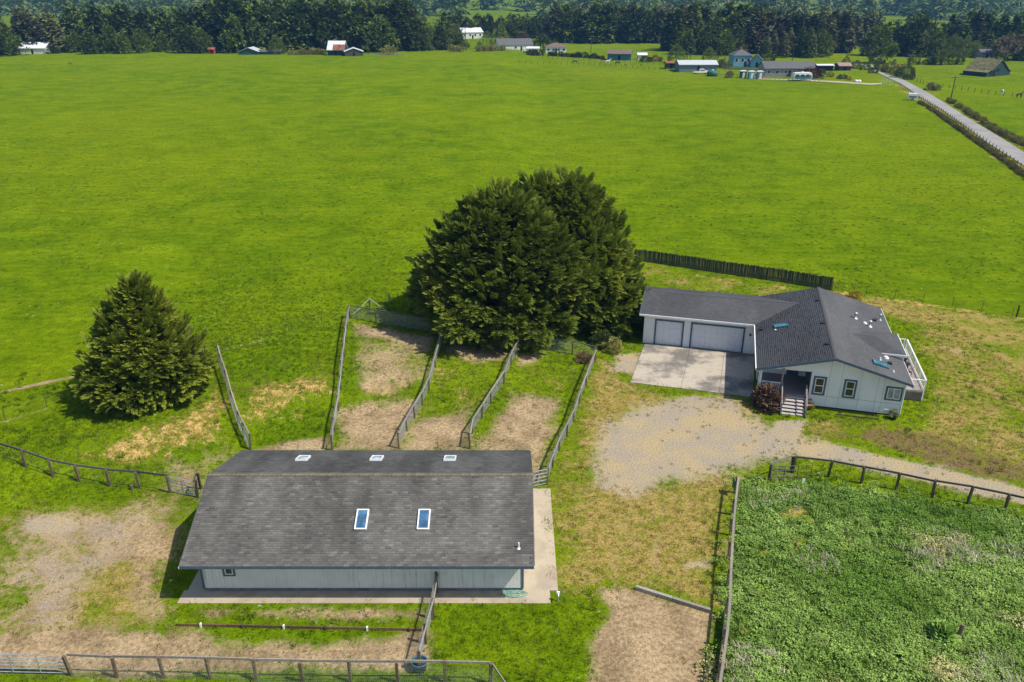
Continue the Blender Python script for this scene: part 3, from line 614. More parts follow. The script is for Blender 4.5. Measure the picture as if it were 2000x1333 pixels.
fb = MB(); fb.box(-15.62, -5.62, 8.87, 8.95, 2.86, 3.02); fb.build('gutter', M['white'], house)
fb = MB(); fb.beam((-15.63, 8.9, 2.93), (-15.63, 12.7, GZ(12.7) - .07), .03, .18); fb.beam((-15.63, 12.7, GZ(12.7) - .07), (-15.63, 16.4, 2.95), .03, .18); fb.build('rake_board', M['trim'], house)
# small hipped bump-out roof on the right slope
dz = 3.46; apx = (3.6, 6.65, 3.99); st_ = (1.92, 6.65, 3.99)
nE = [(3.86, 4.45, dz), (5.78, 4.45, dz)]; fE = [(3.86, 8.9, dz), (5.78, 8.9, dz)]
dm = MB(); dm.add([nE[0], nE[1], apx, st_, fE[0], fE[1]], [(0, 1, 2, 3), (1, 5, 2), (5, 4, 3, 2)]); do = dm.build('bumpout_roof', M['shingle_house'], house)
V = []; T = []
def tri_rows(A, B, C, D):
    """courses on the plane A-B (eave) to D-C (top)"""
    A, B, C, D = map(Vector, (A, B, C, D)); n_ = (B - A).cross(D - A).normalized(); n_ = n_ if n_.z > 0 else -n_
    mb = MB(); rows = 14
    for r in range(rows):
        t0, t1 = r / rows, min(1, (r + 1.2) / rows); l0, l1 = A.lerp(D, t0), A.lerp(D, t1); r0, r1 = B.lerp(C, t0), B.lerp(C, t1); m_ = max(1, int((r0 - l0).length / .33))
        for k in range(m_):
            a_, b_ = k / m_, (k + .97) / m_
            mb.add([l0.lerp(r0, a_) + n_ * .02, l0.lerp(r0, b_) + n_ * .02, l1.lerp(r1, b_) + n_ * .006, l1.lerp(r1, a_) + n_ * .006], [(0, 1, 2, 3)], rng.uniform(.15, .75))
    o = mb.build('shingles', M['shingle_house'], do); o['kind'] = 'stuff'
tri_rows(nE[0], nE[1], apx, st_); tri_rows(nE[1], fE[1], apx, apx); tri_rows(fE[1], fE[0], st_, apx)
fb = MB(); fb.box(3.9, 5.82, 4.38, 4.45, dz - .13, dz - .004); fb.box(5.78, 5.85, 4.46, 8.9, dz - .13, dz - .004); fb.build('bumpout_fascia', M['white'], house)
fb = MB(); fb.box(4.0, 5.7, 4.6, 8.8, 2.8, dz - .02); fb.build('bumpout_wall', M['house_wall'], house)
# roof fittings
exm = Vector((0, 1, 0)); eyl = Vector((1, 0, .268)); eyr = Vector((-1, 0, .268))
skylight(house, 'skylight', (-3.52, 7.85, HZ(3.52) + .02), exm, eyl, .72, 1.15, M['tealglass'], M['tealglass'], .12, .05, .05)
skylight(house, 'skylight', (3.47, 1.86, HZ(3.47) + .02), exm, eyr, .85, 1.15, M['tealglass'], M['tealglass'], .12, .05, .05)
for x, y in ((-.35, 12.6), (-.35, 7.22), (-.4, 2.85), (-5.1, 7.6), (4.46, 11.84), (4.3, 2.7)):
    c = MB(); c.box(x - .14, x + .14, y - .18, y + .18, HZ(x), HZ(x) + .13); c.build('roof_vent', M['black'], house)
for x, y, h, r in ((2.67, 10.76, .55, .13), (3.76, 9.89, .55, .13), (5.0, 12.5, .6, .09), (3.4, 10.25, .12, .12), (4.15, 3.75, .12, .14), (3.6, 2.85, .2, .06), (4.35, 1.3, .14, .05), (-4.0, 7.2, .05, .05)):
    c = MB(); z = HZ(x); c.lathe([(r * 1.9, -.06), (r * 1.7, .03), (r * .7, .07), (r * .7, h * .7), (r * 1.15, h * .72), (r * 1.15, h * .92), (r * .5, h), (.001, h)], 12, (x, y, z)); c.build('flue', M['white'] if h < .3 else M['steel'], house, True)
# front windows, meter box, steps, porch rails
window(house, -1.28, -.33, 1.08, 2.66, FY - .006); window(house, .94, 1.86, 1.1, 2.66, FY - .006); window(house, 3.93, 5.12, 1.3, 2.46, FY - .006, .13, True, 'curtain')
c = MB(); c.box(4.1, 4.9, FY - .02, FY, .45, .5); c.build('vent_grille', M['white'], house)
n = 6
for k in range(n):
    z = .9 - (k + 1) * .9 / (n + .3); y = .5 - k * .3
    s = MB(); s.box(-3.45, -1.72, y - .32, y - .01, z - .045, z); s.build('step', M['stepwood'], house)
    s = MB(); s.box(-3.43, -1.74, y - .05, y - .02, z - .17, z - .047); s.build('step_riser', M['trim'], house)
for x in (-3.5, -1.7):
    s = MB(); s.beam((x, .45, .8), (x, -1.55, .02), .05, .24); s.build('stair_stringer', M['trim'], house)
    s = MB(); s.box(x - .05, x + .05, -1.4, -1.3, 0, .95); s.box(x - .045, x + .045, .42, .52, .9, 1.85); s.beam((x, .47, 1.8), (x, -1.4, .93), .09, .06); s.build('stair_rail', M['deckwood'], house)
s = MB(); s.box(-3.62, -3.5, .44, .56, .9, 3.0); s.build('porch_post', M['deckwood'], house)
s = MB(); s.box(-5.25, -5.1, .44, .58, .1, 2.95); s.build('porch_post', M['house_wall'], house)
s = MB(); s.box(-5.1, -3.62, .46, .54, 1.72, 1.8); s.box(-5.1, -3.62, .47, .53, 1.0, 1.06)
s.build('porch_rail', M['white'], house)
for x in np.arange(-5.0, -3.65, .14): s = MB(); s.box(float(x), float(x) + .04, .48, .52, 1.06, 1.72); s.build('baluster', M['white'], house)
# deck
s = MB(); s.box(5.22, 7.4, 3.6, 11.8, .74, .82); s.build('deck_frame', M['deckwood'], house)
for k in range(15):
    s = MB(); x = 5.24 + k * .145; s.box(x, x + .138, 3.56, 11.84, .82, .855, rng.uniform(.3, .8)); s.build('deck_board', M['deckwood'], house)
def rail_run(p, q):
    p = Vector(p); q = Vector(q); s = MB(); s.beam(p + Vector((0, 0, 1.86)), q + Vector((0, 0, 1.86)), .1, .05); s.beam(p + Vector((0, 0, 1.0)), q + Vector((0, 0, 1.0)), .05, .06); s.build('deck_rail', M['white'], house)
    ln = (q - p).length; m_ = int(ln / .24)
    for k in range(1, m_):
        a = p.lerp(q, k / m_); s = MB(); s.box(a.x - .012, a.x + .012, a.y - .012, a.y + .012, 1.03, 1.84); s.build('baluster', M['white'], house)
    for k in range(int(ln / 2) + 1):
        a = p.lerp(q, min(1, k * 2 / ln)); s = MB(); s.box(a.x - .05, a.x + .05, a.y - .05, a.y + .05, .1, 1.9); s.build('deck_post', M['white'], house)
rail_run((5.35, 3.6, 0), (7.38, 3.6, 0)); rail_run((7.38, 3.75, 0), (7.38, 11.78, 0)); rail_run((7.2, 11.8, 0), (5.3, 11.8, 0))
lt = MB()
for k in range(-8, 24):
    for dx in (-1, 1):
        x0 = 5.3 + k * .13; a = Vector((x0, 3.62, .05)); b = Vector((x0 + dx * .7, 3.62, .75)); pts = []
        t0 = 0; t1 = 1
        lo, hi = sorted(((5.3 - a.x) / (b.x - a.x), (7.38 - a.x) / (b.x - a.x))); t0 = max(t0, lo); t1 = min(t1, hi)
        if t1 > t0 + .05: lt.beam(a.lerp(b, t0), a.lerp(b, t1), .035, .012, up=(0, 1, 0))
lt.build('lattice', M['rail'], house)
s = MB(); s.box(5.3, 7.36, 3.7, 3.75, .0, .74); s.build('deck_shade_sheet', M['shade_int'], house)  # near-black sheet behind the lattice, painted as the shade under the deck
# deck furniture stands on the deck
HM = Matrix.Translation((24.33, 54.0, 0)) @ Matrix.Rotation(HR, 4, 'Z')
hw = lambda x, y, z=0: HM @ Vector((x, y, z))
def patio_chair(x, y, rz, label):
    t = thing('patio_chair', label, 'chair', hw(x, y, .857), HR + rz, 'black chairs on the deck')
    s = MB(); s.box(-.25, .25, -.25, .25, .4, .45); s.build('seat', M['black'], t)
    s = MB(); s.box(-.25, .25, .22, .27, .45, .95); s.build('backrest', M['black'], t)
    for i in (-.23, .23):
        for j in (-.23, .23): s = MB(); s.box(i - .02, i + .02, j - .02, j + .02, 0, .4); s.build('leg', M['black'], t)
patio_chair(6.55, 6.3, .6, 'black patio chair at the near end of the deck table'); patio_chair(6.6, 8.1, 2.6, 'black patio chair at the far end of the deck table')
t = thing('patio_table', 'small dark patio table on the house deck', 'table', hw(6.5, 7.2, .857), HR)
s = MB(); s.lathe([(.001, .7), (.42, .7), (.42, .73), (.001, .73)], 16); s.build('table_top', M['black'], t); s = MB(); s.tube((0, 0, 0), (0, 0, .7), .04); s.build('leg', M['black'], t)
# driveway slabs
s = [hw(-15.0, 9.3), hw(-5.25, 9.3), hw(-5.5, .9), hw(-15.3, 1.0)]
dw = bpy.data.objects.new('concrete_driveway', None); COL.objects.link(dw); struct(dw)
us = (0, .42, .73, 1.0); vs_ = (0, .48, 1.0)
for i in range(3):
    for j in range(2):
        def q(u, v): return s[0].lerp(s[1], u).lerp(s[3].lerp(s[2], u), v)
        g = .0012; c4 = [q(us[i] + g, vs_[j] + g), q(us[i + 1] - g, vs_[j] + g), q(us[i + 1] - g, vs_[j + 1] - g), q(us[i] + g, vs_[j + 1] - g)]
        mb = MB(); mb.add([p + Vector((0, 0, .06)) for p in c4] + [p - Vector((0, 0, .1)) for p in c4], [(0, 1, 2, 3), (4, 5, 1, 0), (5, 6, 2, 1), (6, 7, 3, 2), (7, 4, 0, 3)], .5); struct(mb.build('slab', M['concrete'], dw))
# ------------------------------------------------------------------ fences, gates
_pc = {}
def post_mesh(h, w, m, round_=False):
    k = (round(h, 2), w, m, round_)
    if k not in _pc:
        mb = MB()
        if round_: mb.tube((0, 0, -.25), (0, 0, h), w / 2, w / 2 * .92, 8)
        else: mb.box(-w / 2, w / 2, -w / 2, w / 2, -.25, h)
        _pc[k] = mb.mesh('post', M[m])
    return _pc[k]
def fence(name, label, pts, h=1.3, pw=.13, pmat='post', rails=((1.22, .05, .14),), rmat='rail', mesh=None, wires=(), wmat='wire', group=None, round_=False, boards=None, lean=.03, seed=1):
    rg = random.Random(seed); root = thing(name, label, 'fence', pts[0], 0, group); o0 = Vector(pts[0]); pp = [Vector(p) - o0 for p in pts]
    for p in pp:
        o = link('post', post_mesh(h * 1.0, pw, pmat, round_), root, p); o.rotation_euler = (rg.gauss(0, lean), rg.gauss(0, lean), rg.uniform(-.2, .2))
    Z = lambda z: Vector((0, 0, z))
    for a, b in zip(pp[:-1], pp[1:]):
        side = (b - a).cross(Vector((0, 0, 1))).normalized() * (pw / 2 + .027)
        for z, w, hh in rails:
            mb = MB(); mb.beam(a + Z(z + rg.uniform(-.02, .02)) - side, b + Z(z + rg.uniform(-.02, .02)) - side, w, hh, rg.uniform(.25, .8)); mb.build('rail', M[rmat], root)
    if mesh:
        z0, z1, dx, dz = mesh; mb = MB(); t = .0038 if dx > .07 else .0062
        for a, b in zip(pp[:-1], pp[1:]):
            d = b - a; n = max(1, int(d.length / dx)); side = d.cross(Vector((0, 0, 1))).normalized() * (pw / 2 + .005)
            for k in range(n): p = a.lerp(b, (k + .5) / n) + side; mb.beam(p + Z(z0), p + Z(z1), t, t, up=(0, 1, 0))
            for k in range(int((z1 - z0) / dz) + 1): mb.beam(a + Z(z0 + k * dz) + side, b + Z(z0 + k * dz) + side, t, t)
        mb.build('wire_mesh', M[wmat], root)
    for z in wires:
        mb = MB()
        for a, b in zip(pp[:-1], pp[1:]): mb.beam(a + Z(z), b + Z(z), .006, .006)
        mb.build('wire', M[wmat], root)
    return root
def tube_gate(label, a, b, h=1.2, bars=6, m='steel', uprights=3, group=None):
    a = Vector(a); b = Vector(b); r = thing('tube_gate', label, 'gate', a, 0, group); d = b - a
    for k in range(bars):
        z = .12 + (h - .12) * k / (bars - 1); mb = MB(); mb.tube(Vector((0, 0, z)), d + Vector((0, 0, z)), .024, n=6); mb.build('bar', M[m], r)
    for k in range(uprights + 1):
        p = d * (k / uprights); mb = MB(); mb.tube(p + Vector((0, 0, .1)), p + Vector((0, 0, h + .02)), .026, n=6); mb.build('upright', M[m], r)
    return r
NM = (.05, 1.15, .10, .10)
def tops(l, h=1.3): return [at(x, y, h) for x, y in l]
def bases(l): return [at(x, y) for x, y in l]
fA = fence('board_rail_fence', 'grey top-rail fence with wire mesh along the bottom edge of the picture', tops([(127, 1279), (218, 1283), (310, 1284), (402, 1286), (493, 1289), (586, 1291), (680, 1292), (774, 1292.5), (866, 1293), (958, 1296)]) , mesh=NM, seed=2)
p0 = at(958, 1296, 1.3); fence('board_rail_fence', 'short mesh fence running off the bottom edge from the corner post', [p0, p0 + Vector((1.1, -2.0, 0)), p0 + Vector((2.2, -4.0, 0))], mesh=NM, seed=3)
q0 = at(127, 1279, 1.3); g1 = at(-40, 1275, 1.3); tube_gate('grey tube gate in the bottom left corner of the picture', q0 + Vector((-.12, .02, 0)), g1)
fence('gate_post', 'thick gate post left of the bottom tube gate', [g1 + Vector((-.15, 0, 0)), g1 + Vector((-2.5, .1, 0))], seed=5)
fB = fence('board_rail_fence', 'dark top-rail fence crossing the grass left of the barn', bases([(-60, 878), (-6, 895), (50, 912), (104, 931), (155, 941), (214.8, 949.7), (272, 954), (333, 962.4)]), h=1.25, rmat='rail_dark', pmat='post', mesh=(.05, 1.1, .15, .15), wmat='darkwire', seed=6)
tube_gate('tube gate between the left fence and the barn corner', at(335, 962), at(383, 972), uprights=2)
fence('gate_post', 'leaning dark gate post tight against the barn corner', [at(386, 972), at(392, 955)], h=1.3, pmat='post_dark', rmat='rail_dark', seed=7, lean=.1)
PF = dict(h=1.3, pw=.11, rails=((1.24, .09, .06),), mesh=(.05, 1.2, .06, .06), group='paddock fences behind the barn')
f1 = fence('paddock_fence', 'leftmost paddock fence, running from the small cypress to the barn', bases([(427, 700), (432, 719), (443, 751), (454, 793), (467, 833), (478, 856), (490, 879)]), seed=8, **PF)
f2 = fence('paddock_fence', 'long wavy paddock fence, second from the left, behind the barn', bases([(683, 622), (678.5, 643), (675.5, 668), (672.5, 698), (668, 732), (666, 762), (661, 802), (654, 845), (649, 880)]), seed=9, **PF)
f3 = fence('paddock_fence', 'paddock fence third from the left, from the big cypress shade to the barn', tops([(869.5, 622), (860.6, 649), (849, 690), (836.7, 734), (823.7, 762), (808, 787), (793, 812), (777, 845)]), seed=10, **PF)
f4 = fence('paddock_fence', 'paddock fence fourth from the left, below the big cypress', tops([(1010.7, 664), (998, 686), (984, 722), (958.5, 760), (941, 788), (921.5, 817), (917, 846)]), seed=11, **PF)
f5 = fence('paddock_fence', 'rightmost paddock fence, along the gravel yard', tops([(1163, 682), (1145.5, 725), (1132.5, 760), (1121.6, 795), (1108, 822), (1093, 850), (1080, 882), (1069, 914)]), seed=12, **PF)
fb_ = fence('paddock_fence', 'back fence of the paddocks, passing under the big cypress', bases([(683, 621), (735, 630.5), (778.5, 637.6), (833, 646.7), (870.8, 653), (918, 659), (967, 666.6), (1012, 676), (1067, 684), (1118, 692.7), (1163, 704)]), seed=13, rmat='rail_dark', **{k: v for k, v in PF.items()})
e5 = at(1069, 914, 1.3); tube_gate('short pale gate between the barn corner and the paddock fence', e5, at(1036, 921, 1.3) , bars=5, uprights=2)
# brace beside the back corner
br = thing('timber_brace', 'pale timber brace propped behind the back left paddock corner', 'brace', at(723, 606))
s = MB(); s.box(-.06, .06, -.06, .06, -.1, 1.2); s.build('post', M['rail'], br)
for dx, dy in ((2.1, -1.2), (-1.4, -1.4)): s = MB(); s.beam((0, 0, 1.15), (dx, dy, .1), .09, .07, .8); s.build('strut', M['rail'], br)
t = thing('lone_post', 'single pale post at the edge of the big cypress shade', 'post', at(761, 597)); s = MB(); s.tube((0, 0, -.2), (0, 0, 1.25), .07, .065); s.build('shaft', M['rail'], t)
# corral fence in the middle right
dp = tops([(1440, 930), (1435, 972), (1431, 1011), (1428, 1056), (1425, 1109), (1423, 1166), (1418, 1226), (1409, 1291), (1401, 1345), (1393, 1400)])
fD = fence('corral_fence', 'pale top-rail corral fence between the dry yard and the weedy pasture', dp, h=1.25, rails=((1.22, .13, .05),), rmat='rail', pmat='post', seed=14)
o0 = Vector(dp[0])
for a, b in zip(dp[5:-1], dp[6:]):
    for z in (.12, .3, .48):
        s = MB(); s.beam(a - o0 + Vector((-.09, 0, z)), b - o0 + Vector((-.09, 0, z)), .04, .17, rng.uniform(.2, .7)); s.build('kick_board', M['board'], fD)
t = thing('green_sheet', 'small green sheet hung on the end of the corral fence', 'box', at(1434, 966)); s = MB(); s.box(-.14, -.1, -.25, .25, .5, 1.2); s.build('sheet', M['green_paint'], t)  # only a flat green sheet, taken for a hung board
ep = bases([(1548, 924), (1616.8, 932), (1682, 944.6), (1749.8, 957), (1819.6, 972.6), (1889.5, 983.5), (1962, 999), (2036, 1016), (2110, 1033)])
fE_ = fence('board_rail_fence', 'dark top-rail fence between the gravel drive and the weedy pasture', ep, h=1.3, rmat='rail_dark', pmat='post_dark', mesh=(.05, 1.1, .15, .15), wmat='darkwire', seed=15)
eg = at(1501, 938); fence('board_rail_fence', 'short pale-railed fence wing beside the open pasture gate', [eg, ep[0] + Vector((-.1, .1, 0))], h=1.2, rmat='rail', pmat='post_dark', mesh=(.05, 1.1, .12, .12), seed=16)
tube_gate('wire-filled tube gate standing in the weeds at the pasture corner', eg + Vector((.05, -.1, 0)), at(1582, 936), h=1.1, bars=4, m='darkwire', uprights=3)
t = thing('marker_stake', 'short white marker stake in the weeds by the pasture gate', 'stake', at(1568, 948)); s = MB(); s.box(-.09, .09, -.02, .02, -.1, .5); s.build('blade', M['white'], t)
t = thing('stump_post', 'lone weathered post standing in the weedy pasture', 'post', at(1870, 1250)); s = MB(); s.tube((0, 0, -.2), (.08, .04, .95), .11, .1); s.build('shaft', M['post'], t)
t = thing('stump_post', 'low wooden stub post below the left fence', 'post', at(258, 957)); s = MB(); s.tube((0, 0, -.2), (0, .02, .35), .11, .1); s.build('shaft', M['post'], t)
# fence beside the barn running to the bottom fence
fence('yard_fence', 'mesh fence from the barn front to the bottom fence beside the blue tub', [Vector((-4.05, 33.85, 0)), Vector((-4.1, 31.9, 0)), Vector((-4.3, 30.2, 0)), Vector((-4.45, 28.4, 0))], h=1.35, rails=((1.3, .05, .08),), mesh=(.05, 1.3, .06, .06), seed=17)
# wire fences of the big field
WF = dict(h=1.0, pw=.05, pmat='post_dark', rails=(), wires=(.35, .65, .92), wmat='darkwire', round_=True)
fence('wire_fence', 'thin wire fence along the field edge left of the small cypress', bases([(-70, 846), (10.8, 822), (91.8, 795), (180, 768), (270, 738)]), seed=18, **WF)
fence('wire_fence', 'thin wire fence between the small cypress and the paddock corner', bases([(400, 690), (446, 678), (508, 663), (570.5, 648), (629, 632), (679, 620)]), seed=19, **WF)
fence('wire_fence', 'thin wire fence along the field behind the house lawn', bases([(1625, 566), (1636, 568), (1691.6, 575), (1747, 583), (1802, 591), (1859.5, 599.4), (1916.5, 609.4), (1976.5, 618.3), (2040, 629), (2110, 641)]), seed=20, **WF)
t = thing('corner_post', 'thicker dark post in the wire fence right of the house', 'post', at(1985, 620)); s = MB(); s.tube((0, 0, -.2), (0, 0, 1.25), .08); s.build('shaft', M['post_dark'], t)
# board fences
def board_fence(label, pts, h, seed, gap=.006, bw=.14):
    rg = random.Random(seed); r = thing('privacy_fence', label, 'fence', pts[0]); o0 = Vector(pts[0]); bm = {}
    for a, b in zip(pts[:-1], pts[1:]):
        d = b - a; n = int(d.length / bw); ang = math.atan2(d.y, d.x)
        for k in range(n):
            p = a.lerp(b, (k + .5) / n) - o0; key = rg.randrange(10)
            if key not in bm: mb = MB(); hh = h + rg.uniform(-.05, .05); w = bw / 2 - gap; mb.prism([(-w, -.1), (w, -.1), (w, hh - .04), (w * .5, hh), (-w * .5, hh), (-w, hh - .04)], 'y', -.011, .011, .1 + .09 * key); bm[key] = mb.mesh('board', M['board'])
            o = link('board', bm[key], r, p, ang); o.rotation_euler = (rg.gauss(0, .02), rg.gauss(0, .012), ang)
        sd = d.normalized().cross(Vector((0, 0, 1))) * .05
        for z in (.35, h - .25): mb = MB(); mb.beam(a - o0 - sd * .6 + Vector((0, 0, z)), b - o0 - sd * .6 + Vector((0, 0, z)), .035, .08, .3); mb.build('rail', M['board'], r)
    for p in pts: o = link('post', post_mesh(h + .08, .1, 'plank'), r, p - o0 + Vector((.0, -.08, 0)))
    return r
board_fence('dark weathered board fence behind the house and garage', bases([(1190, 502), (1237, 509.7), (1279.6, 514), (1323, 521), (1366, 527.6), (1414, 535), (1456, 541), (1498.5, 547), (1526, 551), (1575, 559), (1622.6, 567)]), 1.45, 21)
board_fence('short shaded board fence beside the garage corner', [hw(-18.4, 15.1), hw(-16.9, 15.3), hw(-15.3, 15.5)], 1.5, 22)
t = thing('pipe_stand', 'slim white pipe on the short fence beside the garage', 'pipe', hw(-15.85, 15.3)); s = MB(); s.tube((0, 0, 0), (0, 0, 1.6), .03); s.build('pipe', M['white'], t)
# low timbers
def timber(name, label, a, b, w, h, m, brackets=0):
    r = thing(name, label, 'timber', a); d = Vector(b) - Vector(a); n = max(1, round(d.length / 2.6))
    for k in range(n):
        s = MB(); s.beam(d * (k / n) + Vector((0, 0, h / 2 - .03)), d * ((k + .985) / n) + Vector((0, 0, h / 2 - .03)), w, h, rng.uniform(.3, .9)); s.build('plank', M[m], r)
    for k in range(brackets):
        p = d * ((k + .6) / brackets); s = MB(); s.box(p.x - .04, p.x + .04, p.y - .1, p.y + .04, 0, h + .03); s.build('stake', M['white' if k % 2 == 0 else 'post_dark'], r)
timber('edging_board', 'low brown plank edging in the grass in front of the barn', at(345, 1223), at(832, 1233), .05, .2, 'plank', 6)
timber('corral_beam', 'low timber beam along the top of the dirt corral', at(1242, 1151), at(1388, 1197), .18, .26, 'rail')
timber('edging_board', 'rusty brown board lying at the foot of the house front wall', hw(.6, -.35), hw(3.6, -.35), .06, .12, 'plank')

# ------------------------------------------------------------------ small yard things
t = thing('water_tub', 'round blue plastic water tub by the bottom fence', 'tub', at(820, 1308))
s = MB(); s.lathe([(.001, .02), (.3, .02), (.36, .5), (.4, .52), (.4, .55), (.36, .55), (.34, .5), (.29, .1), (.001, .1)], 20); s.build('shell', M['blue_plastic'], t, True)
s = MB(); s.lathe([(.001, .42), (.335, .42)], 20); s.build('water', M['glass'], t)
t = thing('garden_hose', 'coiled pale green garden hose on the barn apron', 'hose', at(1003, 1163)); s = MB(); rg = random.Random(3); prev = None
for k in range(90):
    q = k * .42; r = .32 + .18 * math.sin(k * .23) + rg.uniform(-.03, .03); p = Vector((r * 1.5 * math.cos(q) + .15 * math.sin(k * .11), r * .55 * math.sin(q), .07 + .0006 * k))
    if prev is not None: s.tube(prev, p, .016, n=5, cap=False)
    prev = p
s.build('coil', M['hose'], t)
t = thing('yard_hydrant', 'small frost-proof hydrant at the corner of the barn apron', 'hydrant', at(1090, 1175))
s = MB(); s.tube((0, 0, 0), (0, 0, .5), .035); s.build('riser', M['steel'], t); s = MB(); s.box(-.09, .09, -.05, .06, .48, .66); s.tube((0, 0, .6), (.0, -.2, .5), .03); s.build('head', M['white'], t); s = MB(); s.beam((0, .05, .66), (.22, .05, .72), .03, .02); s.build('handle', M['green_paint'], t)
t = thing('garden_steps', 'three stepping stones with a sloping wooden handrail beside the big cypress', 'steps', at(1158, 650))
o0 = at(1158, 650)
for k, (px, py) in enumerate([(1160, 646), (1168, 649.5), (1176, 654)]):
    p = at(px, py) - o0; s = MB(); s.box(p.x - .25, p.x + .25, p.y - .2, p.y + .2, -.05, .16 - .04 * k); s.build('stone', M['stone'], t)
a = at(1155, 648) - o0; b = at(1208, 670) - o0
for k in range(3): p = a.lerp(b, k / 2); s = MB(); s.box(p.x - .04, p.x + .04, p.y - .04, p.y + .04, -.1, .85); s.build('rail_post', M['post_dark'], t)
s = MB(); s.beam(a + Vector((-.2, 0, .88)), b + Vector((.3, -.1, .88)), .09, .05); s.build('handrail', M['green_paint'], t)
t = thing('brick_stack', 'small red brick stack at the edge of the gravel by the garage', 'bricks', at(1209, 678))
for k in range(6): s = MB(); s.box(-.2 + .22 * (k % 2), -.0 + .22 * (k % 2), -.06, .05, .09 * (k // 2), .085 + .09 * (k // 2)); s.build('brick', M['brick'], t)
for (x, y, lab) in ((4.75, .1, 'round planter with a low green plant at the right house corner'), (-1.35, .1, 'clay planter with a low plant beside the porch steps')):
    t = thing('planter', lab, 'planter', hw(x, y)); s = MB(); s.lathe([(.001, 0), (.2, 0), (.3, .36), (.33, .38), (.28, .38), (.001, .34)], 14); s.build('pot', M['terracotta'] if x < 0 else M['black'], t, True)
# ------------------------------------------------------------------ vegetation
nr = np.random.default_rng(11)
def unit(a): return a / (np.linalg.norm(a, axis=-1, keepdims=True) + 1e-9)
def spray_template(kind):
    """a fan of leaf blades along +x, unit length"""
    V = []; F = []; T = []
    def leaf(o, d, l, w, up, t):
        o = np.array(o, float); d = unit(np.array(d, float)); sd = unit(np.cross(d, np.array(up, float)))
        b = len(V); V.extend([o, o + d * l * .5 + sd * w, o + d * l + np.array((0, 0, -.06 * l)), o + d * l * .5 - sd * w]); F.append((b, b + 1, b + 2, b + 3)); T.extend([t - .15, t, t + .25, t])
    if kind == 'cyp':
        for k in range(5):
            x = .1 + .17 * k
            for s in (-1, 1): leaf((x, 0, .05 * math.sin(x * 3)), (.75, s * .75, .12 + .1 * ((k * 7) % 3 - 1)), .46 - .05 * k, .085, (0, s * .25, 1), .45 + .08 * k)
        leaf((.7, 0, .06), (1, 0, .1), .42, .09, (0, .2, 1), .9); leaf((.2, 0, .05), (.8, .1, .7), .4, .08, (0, 1, .3), .6); leaf((.45, 0, .05), (.8, -.15, .6), .38, .08, (0, 1, -.3), .7)
    elif kind == 'con':
        for k in range(3):
            x = .15 + .25 * k
            for s in (-1, 1): leaf((x, 0, -.08 * x), (.8, s * .6, -.25), .5 - .08 * k, .13, (0, s * .3, 1), .4 + .1 * k)
        leaf((.55, 0, -.06), (1, 0, -.1), .5, .12, (0, .2, 1), .8)
    elif kind == 'far':
        leaf((0, -.2, 0), (1, -.2, -.2), 1, .22, (0, .3, 1), .4); leaf((0, .2, 0), (1, .25, -.15), 1, .22, (0, -.3, 1), .5); leaf((.3, 0, .1), (1, 0, .1), .9, .2, (0, 0, 1), .7)
    else:      # broad leaves
        for k in range(6):
            q = k * 2.4; leaf((.25 + .1 * k, .15 * math.cos(q), .15 * math.sin(q)), (.6, math.cos(q), math.sin(q) * .8 + .2), .34, .15, (.3, -math.sin(q), math.cos(q)), .3 + .1 * k)
    return np.array(V), np.array(F), np.array(T)
TPL = {k: spray_template(k) for k in ('cyp', 'con', 'leaf', 'far')}
def sprays(P, D, S, kind, tone, rg):
    V, F, T = TPL[kind]; n = len(P); D = unit(D); up = np.tile((.12, -.08, 1.), (n, 1)) + rg.normal(0, .25, (n, 3))
    Y = unit(np.cross(up, D)); Zz = np.cross(D, Y)
    W = P[:, None, :] + S[:, None, None] * (V[None, :, 0:1] * D[:, None, :] + V[None, :, 1:2] * Y[:, None, :] + V[None, :, 2:3] * Zz[:, None, :])
    FF = F[None] + (np.arange(n) * len(V))[:, None, None]
    TT = np.clip(T[None] * .6 + tone[:, None] * .5 - .05, 0, 1)
    return W.reshape(-1, 3), FF.reshape(-1, 4), TT.ravel()
